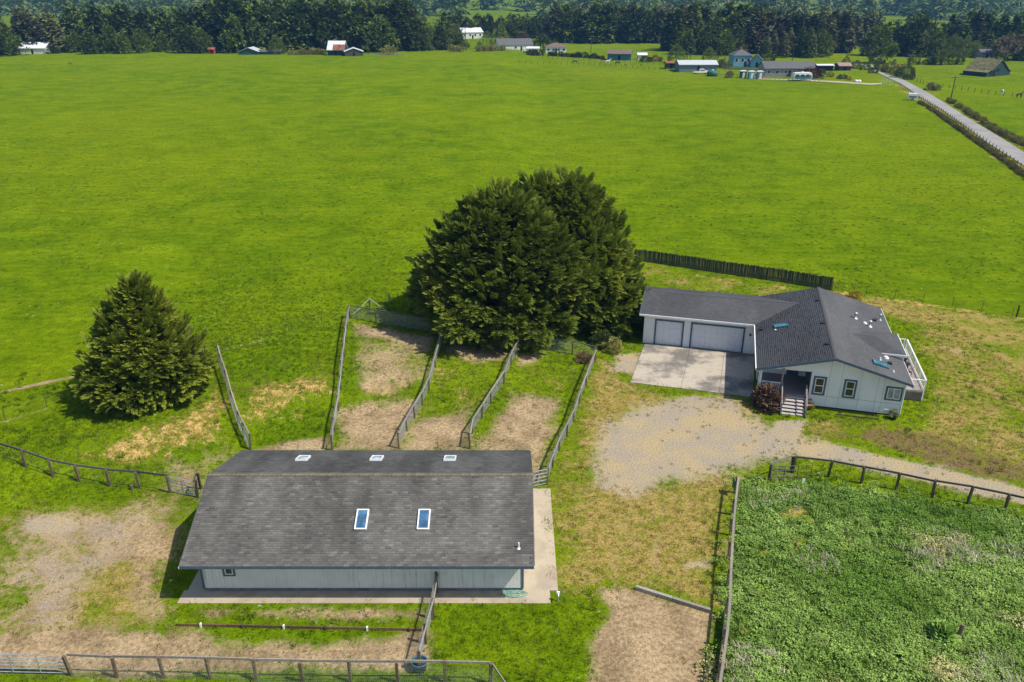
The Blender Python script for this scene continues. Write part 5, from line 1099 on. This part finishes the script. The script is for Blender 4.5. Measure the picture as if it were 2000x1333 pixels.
building('rust_roofed_shed', 'tall shed with white and rusty metal roof at the far field edge', 640, 672, 109, 2.6, 3.4, 6.5, 'dk_green', 'metal_white', 'shed', yaw=-6, rm2='rust')
building('small_shed', 'low pale-roofed shed right of the rust-roofed shed', 674, 709, 110, 1.9, 1.4, 6, 'board', 'metal_white', 'shed', axis='y', yaw=12)
building('white_cottage', 'small white cottage almost hidden in the trees', 812, 823, 56, 3, 1.5, 6, 'white_wall', 'metal_white', 'house')
building('metal_building', 'white metal building with a pale gable roof among the far trees', 903, 944, 76, 3.6, 2.2, 12, 'white_wall', 'metal_white', 'building', yaw=18, win=4)
building('white_house', 'white house with a grey roof at the end of the far hedge', 990, 1024, 98, 3.0, 2.6, 8, 'white_wall', 'grey_roof', 'house', yaw=16, win=3)
building('farmhouse', 'brown-roofed farmhouse in the middle distance among bushes', 1066, 1106, 104, 2.7, 1.8, 9, 'white_wall', 'brown_roof', 'house', win=4, hip=True)
building('white_trailer_home', 'small white trailer home left of the brown-roofed farmhouse', 1030, 1052, 105, 2.4, .6, 5, 'white_wall', 'metal_white', 'house', win=2)
building('teal_barn', 'long teal barn with a worn brown roof and a white end', 1186, 1232, 118.5, 2.8, 1.5, 7, 'teal_wall', 'brown_roof', 'barn', yaw=-10, win=0)
building('white_shed', 'small white shed right of the teal barn', 1246, 1263, 117, 2.0, .7, 4, 'white_wall', 'metal_white', 'shed')
building('stall', 'small dark animal stall left of the long metal-roofed shed', 1301, 1321, 135, 2.2, .5, 4, 'board', 'rust', 'shed')
building('long_shed', 'long blue-grey shed with a bright metal roof behind the pickup', 1326, 1401, 141, 2.7, 1.2, 9, 'blue_grey', 'metal_grey', 'shed', win=0)
building('blue_house', 'two-storey light blue house with a hipped grey roof', 1432, 1466, 131, 4.4, 2.2, 8, 'blue_wall', 'grey_roof', 'house', win=3, hip=True, chimney=True)
building('blue_wing', 'small light blue gabled house just right of the two-storey one', 1466, 1489, 133, 2.6, 2.2, 8, 'blue_wall', 'grey_roof', 'house', axis='y', yaw=-14, win=0)
building('grey_ranch_house', 'long grey ranch house with a dark roof behind the camper', 1493, 1590, 150.5, 2.9, 2.0, 9, 'grey_wall', 'grey_roof', 'house', win=6)
building('open_shed', 'flat white-roofed open shed right of the grey ranch house', 1596, 1627, 139, 2.0, .3, 4, 'shade_int', 'metal_white', 'shed', door=False)  # closed box in near-black, its walls painted as the shade inside
building('rusty_shed', 'pink rusty-roofed shed beside the far road', 1638, 1662, 138.5, 1.8, .9, 5, 'board', 'pink_roof', 'shed')
building('grey_hut', 'small grey hut at the foot of the bare tree on the far right', 1915, 1938, 115, 2.4, 1.4, 6, 'grey_wall', 'grey_roof', 'house')
building('white_van_body', 'white caravan half hidden behind the clipped hedge', 1808, 1822, 105, 2.2, .3, 3, 'white_wall', 'metal_white', 'caravan', win=2)
# dark green barn on the right, gable towards the camera with a lean-to on each side
a = at(1905, 146); gb = thing('green_barn', 'big dark green barn with a mossy yellow-green roof on the far right', 'barn', at(1950, 149), R(30)); gb.scale = (.74, .74, .74)
s = MB(); s.prism([(-6.5, -.4), (6.5, -.4), (6.5, 3.2), (0, 7.6), (-6.5, 3.2)], 'y', 0, 13); s.build('wall', M['dk_green'], gb)
for sg in (-1, 1):
    s = MB(); s.prism([(sg * 0.0, 7.75), (sg * 7.0, 3.02), (sg * 7.0, 3.2), (sg * 0.0, 7.95)], 'y', -.5, 13.5); s.build('roof', M['moss_roof'], gb)
    s = MB(); s.prism([(sg * 6.52, -.4), (sg * 10, -.4), (sg * 10, 2.0), (sg * 6.52, 2.95)], 'y', .3, 12.5); s.build('lean_to', M['dk_green'], gb)
    s = MB(); s.prism([(sg * 6.6, 3.0), (sg * 10.4, 1.98), (sg * 10.4, 2.14), (sg * 6.6, 3.16)], 'y', -.1, 13); s.build('lean_to_roof', M['moss_roof'] if sg < 0 else M['grey_roof'], gb)
for x in (-2.2, -.9): s = MB(); s.box(x - .5, x + .5, -.05, .02, 2.2, 3.6); s.build('window', M['shade_int'], gb)
s = MB(); s.box(-5.6, -3.4, -.06, .02, 0, 3); s.build('door', M['shade_int'], gb)

# ------------------------------------------------------------------ vehicles and yard objects far off
def wheel(parent, x, y, r=.38, w=.24):
    s = MB(); s.tube((x, y - w / 2, r), (x, y + w / 2, r), r, n=14); o = s.build('wheel', M['rubber'], parent, False); s = MB(); s.tube((x, y - w / 2 - .01, r), (x, y - w / 2 + .02, r), r * .55, n=10); s.build('rim', M['steel'], o)
t = thing('pickup_truck', 'white pickup truck parked in front of the long shed', 'truck', at(1369, 145), R(3))
s = MB(); s.prism([(-2.9, .5), (-2.9, 1.05), (-2.75, 1.12), (2.3, 1.12), (2.9, 1.0), (2.95, .5)], 'y', -.95, .95); s.build('body', M['white'], t)
s = MB(); s.prism([(-.75, 1.12), (-.6, 1.75), (.9, 1.78), (1.5, 1.12)], 'y', -.82, .82); cb = s.build('cab', M['white'], t); s = MB()
for x0, x1 in ((-.5, .2), (.28, 1.05)): s.prism([(x0, 1.2), (x0 + .03, 1.65), (x1 - .2, 1.65), (x1 + .1, 1.2)], 'y', -.84, -.825)
s.build('side_window', M['glass'], cb); s = MB(); s.box(-2.8, -.85, -.85, .85, 1.13, 1.14); s.build('bed', M['black'], t)
for x in (-1.9, 1.9):
    for y in (-.82, .82): wheel(t, x, y)
for y in (-.7, .7): s = MB(); s.box(2.9, 2.97, y - .18, y + .18, .75, .95); s.build('headlight', M['curtain'], t)
t = thing('camper_trailer', 'white and teal camper trailer in front of the grey ranch house', 'camper', at(1565, 158), R(2))
s = MB(); s.prism([(-3.0, .5), (-3.1, 1.6), (-2.9, 2.7), (2.8, 2.75), (3.2, 2.2), (3.2, .7), (2.9, .5)], 'y', -1.15, 1.15); b_ = s.build('body', M['white'], t); s = MB(); s.box(-2.9, 3.0, -1.17, -1.14, .7, 1.9); s.build('stripe', M['teal_wall'], b_)
for x in (-2.0, -.2, 1.6): s = MB(); s.box(x - .5, x + .5, -1.185, -1.15, 1.45, 2.15); s.build('window', M['glass'], b_)
s = MB(); s.box(-.4, .5, -.4, .4, 2.72, 3.0); s.build('roof_unit', M['white'], b_)
for x in (-.5, .4): wheel(t, x, -1.05, .35)
s = MB(); s.beam((3.1, 0, .5), (4.3, 0, .45), .12, .1); s.build('tow_bar', M['black'], t)
for px, py, col, lab in ((1452, 153.5, 'green_wall', 'dark green portable shed with white roof, leftmost of the three'), (1468.5, 154.5, 'blue_wall', 'light blue portable shed, middle of the three'), (1485, 154.5, 'blue_grey', 'pale blue-grey portable shed, rightmost of the three')):
    t = thing('portable_shed', lab, 'shed', at(px, py), 0, 'three portable sheds at the far field edge'); s = MB(); s.box(-1.0, 1.0, 0, 2, 0, 2.3); s.build('wall', M[col], t)
    s = MB(); s.prism([(-1.12, 2.3), (1.12, 2.3), (.8, 2.62), (-.8, 2.62)], 'y', -.12, 2.12); s.build('roof', M['white'], t); s = MB(); s.box(-.4, .4, -.03, .01, .1, 2.0); s.build('door', M['metal_white'], t)
t = thing('water_tank', 'round dark green water tank beside the pickup truck', 'tank', at(1391, 149)); s = MB(); s.lathe([(.001, 0), (2.0, 0), (2.0, 1.3), (1.7, 1.7), (.6, 2.0), (.001, 2.05)], 20); s.build('shell', M['green_tank'], t, True); s = MB(); s.lathe([(.4, 1.95), (.4, 2.25), (.001, 2.3)], 12); s.build('lid', M['white'], t)
t = thing('round_pen_bush', 'round brown scrub bale beside the portable sheds', 'bale', at(1424.5, 152)); link('straw', leafmesh('straw', [crown('leaf', BUSHY, 2.3, 1.3, 60, 8, .5, rgn, .1)], M['bare']), t)
t = thing('utility_trailer', 'small white utility trailer at the field edge by the road', 'trailer', at(1782, 196), R(-10))
s = MB(); s.box(-1.5, 1.0, -.8, .8, .6, 1.9); s.build('body', M['white'], t); s = MB(); s.box(-1.3, .8, -.82, -.79, .7, 1.3); s.build('side_panel', M['blue_grey'], t); s = MB(); s.beam((1.0, 0, .55), (2.6, 0, .5), .15, .12); s.build('tow_bar', M['green_tank'], t); wheel(t, -.2, -.85, .33)
tube_gate('white farm gate where the lane meets the road', at(1720, 165), at(1742, 167), h=1.9, bars=5, m='white', uprights=4)
for k, (px, lab) in enumerate(((1672, 'left one of two white lumps beside the far lane'), (1678, 'right one of two white lumps beside the far lane'))):
    t = thing('white_boulder', lab, 'rock', at(px, 160.5)); s = MB(); s.lathe([(.6, 0), (.75, .3), (.4, .7), (.001, .75)], 9); s.build('stone', M['white'], t, True)
# utility poles
def pole(px, py, top, label, arms=1, dark=True):
    p = at(px, py); h = max(4, tall(p, top)); t = thing('utility_pole', label, 'pole', p, 0, 'wooden utility poles'); s = MB(); s.tube((0, 0, -.5), (0, 0, h), .17, .11, 8); s.build('shaft', M['post_dark' if dark else 'rail'], t)
    if arms: s = MB(); s.beam((-1.2, 0, h - .5), (1.2, 0, h - .5), .11, .13); s.build('crossarm', M['post_dark' if dark else 'rail'], t); s = MB(); [s.tube((x, 0, h - .44), (x, 0, h - .2), .05, n=6) for x in (-1.05, -.4, .4, 1.05)]; s.build('insulators', M['white'], t)
    return p, h
PL = [(1857, 194, 148, 'tall utility pole beside the road, nearest to the camera'), (1771, 151, 106, 'utility pole in the bushes at the far bend of the road'), (1714, 143, 108, 'utility pole left of the road before the bend'), (1696, 131, 101, 'utility pole at the left of the far road'), (1653, 113, 96, 'utility pole on the bright far meadow'), (1925, 113, 92, 'utility pole behind the dark green barn'), (1838, 106, 91, 'utility pole behind the clipped hedge'), (1546, 128, 86, 'thin tall bare pole behind the grey ranch house'), (1154, 105, 70, 'utility pole at the foot of the sloping meadow'), (1347, 124, 114, 'short mast behind the long metal-roofed shed'), (719, 106, 77, 'utility pole right of the rust-roofed shed'), (909, 78, 52, 'utility pole beside the white metal building'), (1025, 96, 62, 'utility pole by the white far house'), (404, 105, 80, 'pale utility pole by the tiny red shed'), (565, 106, 94, 'short pole left of the rust-roofed shed')]
for px, py, tp, lab in PL: pole(px, py, tp, lab)
# horses
def horse_mesh(graze, m):
    me = bpy.data.meshes.new('horse_body'); nd = [(-.75, 0, 1.28, .27), (-.3, 0, 1.22, .30), (.2, 0, 1.2, .31), (.62, 0, 1.28, .28)]
    hd = [(.9, 0, 1.15, .17), (1.2, 0, .75, .13), (1.35, 0, .42, .12), (1.5, 0, .12, .08)] if graze else [(.9, 0, 1.6, .17), (1.12, 0, 1.95, .13), (1.32, 0, 1.95, .12), (1.62, 0, 1.75, .08)]
    v = [n_[:3] for n_ in nd]; r = [n_[3] for n_ in nd]; e = [(0, 1), (1, 2), (2, 3)]; last = 3
    for n_ in hd: v.append(n_[:3]); r.append(n_[3]); e.append((last, len(v) - 1)); last = len(v) - 1
    v.append((-1.0, 0, 1.1)); r.append(.07); e.append((0, len(v) - 1)); v.append((-1.08, 0, .6)); r.append(.05); e.append((len(v) - 2, len(v) - 1))
    for bx, root in ((-.72, 0), (.6, 3)):
        for y in (-.17, .17):
            pr_ = root; leg = [(bx, y, .95, .15), (bx + (.06 if root == 0 else 0), y, .72, .1), (bx - (.1 if root == 0 else 0), y, .48, .065), (bx - (.04 if root == 0 else 0), y, .2, .05), (bx, y, .03, .065)]
            for q in leg: v.append(q[:3]); r.append(q[3]); e.append((pr_, len(v) - 1)); pr_ = len(v) - 1
    me.from_pydata(v, e, []); o = bpy.data.objects.new('tmp', me); COL.objects.link(o); o.modifiers.new('s', 'SKIN'); o.modifiers.new('d', 'SUBSURF').levels = 1
    for i, q in enumerate(r): me.skin_vertices[0].data[i].radius = (q, q)
    me.skin_vertices[0].data[1].use_root = True
    dg = bpy.context.evaluated_depsgraph_get(); out = bpy.data.meshes.new_from_object(o.evaluated_get(dg)); bpy.data.objects.remove(o); out.materials.clear(); out.materials.append(m); out.name = 'body'; return out
cm('horse_brown', (.09, .045, .025)); cm('horse_dark', (.03, .02, .015)); cm('horse_white', (.62, .6, .56)); cm('horse_tan', (.36, .25, .14)); cm('horse_chestnut', (.30, .10, .04))
HMs = {}
for px, py, col, gz, rz, lab in [(1123, 125.5, 'horse_dark', 1, 180, 'dark brown horse grazing alone in the far paddock'), (1178, 126, 'horse_tan', 1, 175, 'tan horse grazing left of the white one in the far paddock'), (1187, 125, 'horse_white', 0, 10, 'white horse among the horses in the far paddock'), (1206, 127.5, 'horse_dark', 1, 20, 'dark horse grazing right of the white one in the far paddock'), (1221, 129, 'horse_dark', 1, 90, 'black foal-like horse right of the far group'), (1252, 130, 'horse_dark', 1, 80, 'small black horse farthest right in the far paddock'), (1956, 185, 'horse_white', 1, 80, 'white horse grazing in the right-hand meadow'), (1990, 192, 'horse_brown', 0, 10, 'brown horse at the right edge of the right-hand meadow'), (1750, 131, 'horse_chestnut', 1, 170, 'chestnut horse left of its twin before the clipped hedge'), (1758, 131, 'horse_chestnut', 1, 10, 'chestnut horse right of its twin before the clipped hedge'), (137, 127, 'horse_brown', 1, 60, 'small brown animal alone in the big field at far left')]:
    k = (gz, col)
    if k not in HMs: HMs[k] = horse_mesh(gz, M[col])
    t = thing('horse', lab, 'horse', at(px, py), R(rz)); link('body', HMs[k], t); t.scale = (.6, .6, .6) if 'foal' in lab or 'small' in lab else (1, 1, 1)
# hedges, roadside scrub
def hedge(name, label, pts, wid, h, m, n_per=3.2, ss=.6, group=None):
    pts = [Vector(p) for p in pts]; r = thing(name, label, 'hedge', pts[0], 0, group); o0 = pts[0]; parts = []; rg = np.random.default_rng(int(abs(o0.x * 13)) % 999 + 1)
    for a, b in zip(pts[:-1], pts[1:]):
        ln = (b - a).length; n = max(1, int(ln / (wid * .9)))
        for k in range(n):
            if name == 'roadside_hedge' and rg.uniform() < .3: continue
            p = a.lerp(b, (k + .5) / n) - o0; q = p + o0; parts.append(shift(crown('leaf', [(.0, .85), (.4, 1), (.8, .8), (1, .4)], h * rg.uniform(.5, 1.3), wid * rg.uniform(.45, .95), int(n_per * 6), 6, ss, rg, .2, .35), (p.x + rg.normal(0, wid * .2), p.y, hzf(q.x, q.y) - o0.z)))
    link('foliage', leafmesh('foliage', parts, M[m]), r); return r
hedge('clipped_hedge', 'thick dark green clipped hedge right of the far road', [at(1784, 126), at(1830, 127), at(1879, 126)], 3.2, 5.0, 'conC', 7, 1.0)
hedge('roadside_hedge', 'bramble hedge with wire fence on the field side of the road', [at(*zp(q)) for q in [(870, 625), (1000, 705), (1130, 795), (1260, 890), (1400, 990), (1560, 1100), (1777, 1265), (2100, 1500)]], .6, .55, 'bramble', 4, .34)
hedge('roadside_hedge', 'brownish bramble hedge on the far side of the road', [at(*zp(q)) for q in [(1120, 610), (1250, 690), (1400, 790), (1560, 890), (1777, 1000), (2100, 1170)]], .9, .9, 'bramble', 4, .4)
hedge('roadside_hedge', 'low dark hedge below the far houses left of the teal barn', [at(1030, 107), at(1090, 110), at(1140, 113), at(1180, 116)], 1.6, 1.8, 'shrub', 4, .8)
hedge('roadside_hedge', 'scrubby hedge along the far field edge left of the white far house', [at(880, 101), at(930, 101), at(990, 100)], 1.6, 2.0, 'bramble', 3, .9)
hedge('roadside_hedge', 'pale scrub line along the field edge left of the rust-roofed shed', [at(560, 107), at(600, 107), at(636, 107)], 1.6, 2.2, 'bramble', 4, .9)
for k, (x, y, r_, h_, mm, lab) in enumerate([(1765, 152, 3.0, 4.2, 'shrub', 'dark round bush at the foot of the far utility pole'), (1752, 147, 2.6, 3.2, 'bramble', 'brownish bush left of the far utility pole'), (1735, 141, 2.6, 3.2, 'bramble', 'bush on the right verge before the road bend'), (1718, 136, 2.4, 2.8, 'shrub', 'bush nearest the bend on the right verge'), (1775, 156, 1.6, 2.0, 'shrub', 'small bush on the right verge below the far pole'), (1820, 176, 2.2, 1.9, 'bramble', 'wide low bush on the right verge beyond the trailer'), (1690, 137, 1.8, 2.2, 'shrub', 'dark bush on the left of the far road'), (1705, 143, 1.6, 1.9, 'shrub', 'small dark bush left of the road near the pole'), (1672, 134, 2.2, 2.6, 'bramble', 'grey bush right of the pink rusty roof'), (1585, 153, 3.2, 3.2, 'dark_red', 'dark red bush behind the camper trailer'), (1536, 150, 1.2, 2.2, 'yellow_bush', 'yellow bush against the grey ranch house'), (1621, 150.5, 1.2, 1.7, 'yellow_bush', 'yellow bush in the garden left of the lane'), (1645, 154.5, 1.6, 1.3, 'shrub', 'low green bush in the middle of the lane garden'), (1605, 149, 1.4, 2.2, 'shrub', 'green bush right of the dark red one'), (1658, 157, .7, 1.4, 'yellow_bush', 'bright yellow bush beside the lane'), (1280, 120, 2.6, 2.0, 'yellow_bush', 'yellow-green bush right of the small white shed'), (1262, 121, 2.4, 2.0, 'shrub', 'dark bush right of the small white shed'), (1415, 132, 2.2, 3.2, 'pale', 'pale bush left of the blue two-storey house'), (1408, 133, 2.2, 2.8, 'bramble', 'grey bush at the right end of the long shed'), (1500, 122, 2.8, 3.0, 'shrub', 'bush behind the left end of the grey ranch house'), (1020, 80, 2.5, 4.5, 'dark_red', 'dark red tree-like bush behind the white far house'), (1045, 109, 1.8, 2.4, 'shrub', 'round dark bush before the white trailer home'), (84, 105, 2.5, 3.0, 'dark_red', 'reddish bush right of the far left white shed'), (104, 105, 3.0, 3.4, 'shrub', 'green bush right of the far left white shed'), (700, 98, 4, 4, 'bramble', 'brown scrub above the small pale-roofed shed'), (760, 107, 3, 3.4, 'bramble', 'brown scrub beside the white pens')]):
    shrub('roadside_bush', lab, at(x, y), r_, h_, mm, 40, 'leaf', .34 * r_)
# far fences
FF = dict(h=1.3, pw=.14, wmat='darkwire')
def spread_pts(l, n):
    l = [Vector(p) for p in l]; ls = [(b - a).length for a, b in zip(l[:-1], l[1:])]; tot = sum(ls); out = []
    for k in range(n + 1):
        d = tot * k / n
        for a, b, q in zip(l[:-1], l[1:], ls):
            if d <= q + 1e-6: p = a.lerp(b, d / q); break
            d -= q
        out.append(Vector((p.x, p.y, hzf(p.x, p.y))))
    return out
fence('wire_fence', 'post and wire fence of the far horse paddock', spread_pts([at(1015, 124), at(1120, 127), at(1220, 133), at(1300, 139)], 26), rails=(), wires=(.4, .8, 1.2), pmat='rail_dark', seed=31, **FF)
fence('wire_fence', 'upper post and wire fence of the far horse paddock', spread_pts([at(1060, 115), at(1130, 119), at(1240, 124), at(1300, 128)], 22), rails=(), wires=(.4, .8, 1.2), pmat='rail_dark', seed=32, **FF)
fence('pen_fence', 'pale rail pens at the field edge right of the rust-roofed shed', spread_pts([at(728, 111), at(788, 110)], 14), rails=((1.1, .06, .14), (.6, .06, .14)), rmat='rail', pmat='rail', seed=33, **FF)
fence('wire_fence', 'dark fence along the far field edge left of the white far house', spread_pts([at(880, 103.5), at(1040, 103)], 26), rails=((1.1, .06, .14),), rmat='rail_dark', pmat='rail_dark', seed=34, **FF)
fence('wire_fence', 'post and wire fence on the field side of the road', spread_pts([at(*zp(q)) for q in [(690, 490), (880, 600), (1130, 765), (1260, 860), (1400, 960), (1560, 1070), (1777, 1235), (2100, 1470)]], 60), rails=(), wires=(.4, .8, 1.1), pmat='post_dark', h=1.2, pw=.1, wmat='darkwire', seed=35)
fence('wire_fence', 'post and wire fence crossing the right-hand meadow', spread_pts([at(*zp(q)) for q in [(820, 445), (950, 480), (1335, 535), (1510, 560), (1690, 580), (1900, 605)]], 20), rails=(), wires=(.4, .8, 1.1), pmat='post_dark', h=1.3, pw=.12, wmat='darkwire', seed=36)
fence('wire_fence', 'rail fence below the portable sheds at the far field edge', spread_pts([at(1400, 151), at(1500, 156), at(1600, 160)], 24), rails=((1.0, .05, .1),), rmat='rail', pmat='rail', seed=37, **FF)
fence('garden_wall_fence', 'pale fence in front of the blue two-storey house', spread_pts([at(1412, 136), at(1490, 140)], 12), rails=((1.2, .05, .3), (.7, .05, .3), (.3, .05, .3)), rmat='rail', pmat='rail', seed=38, **FF)

# ------------------------------------------------------------------ haze
mb = MB(); mb.box(-2300, 2300, -300, 3400, -3, 150)
hm = bpy.data.materials.new('haze_air'); hm.use_nodes = True; hn = hm.node_tree.nodes; hn.remove(hn['Principled BSDF'])
pv = hn.new('ShaderNodeVolumePrincipled'); pv.inputs['Color'].default_value = (.14, .40, .88, 1); pv.inputs['Density'].default_value = .00017; pv.inputs['Anisotropy'].default_value = .1
hm.node_tree.links.new(pv.outputs[0], hn['Material Output'].inputs['Volume'])
ho = mb.build('haze', hm); ho['kind'] = 'stuff'
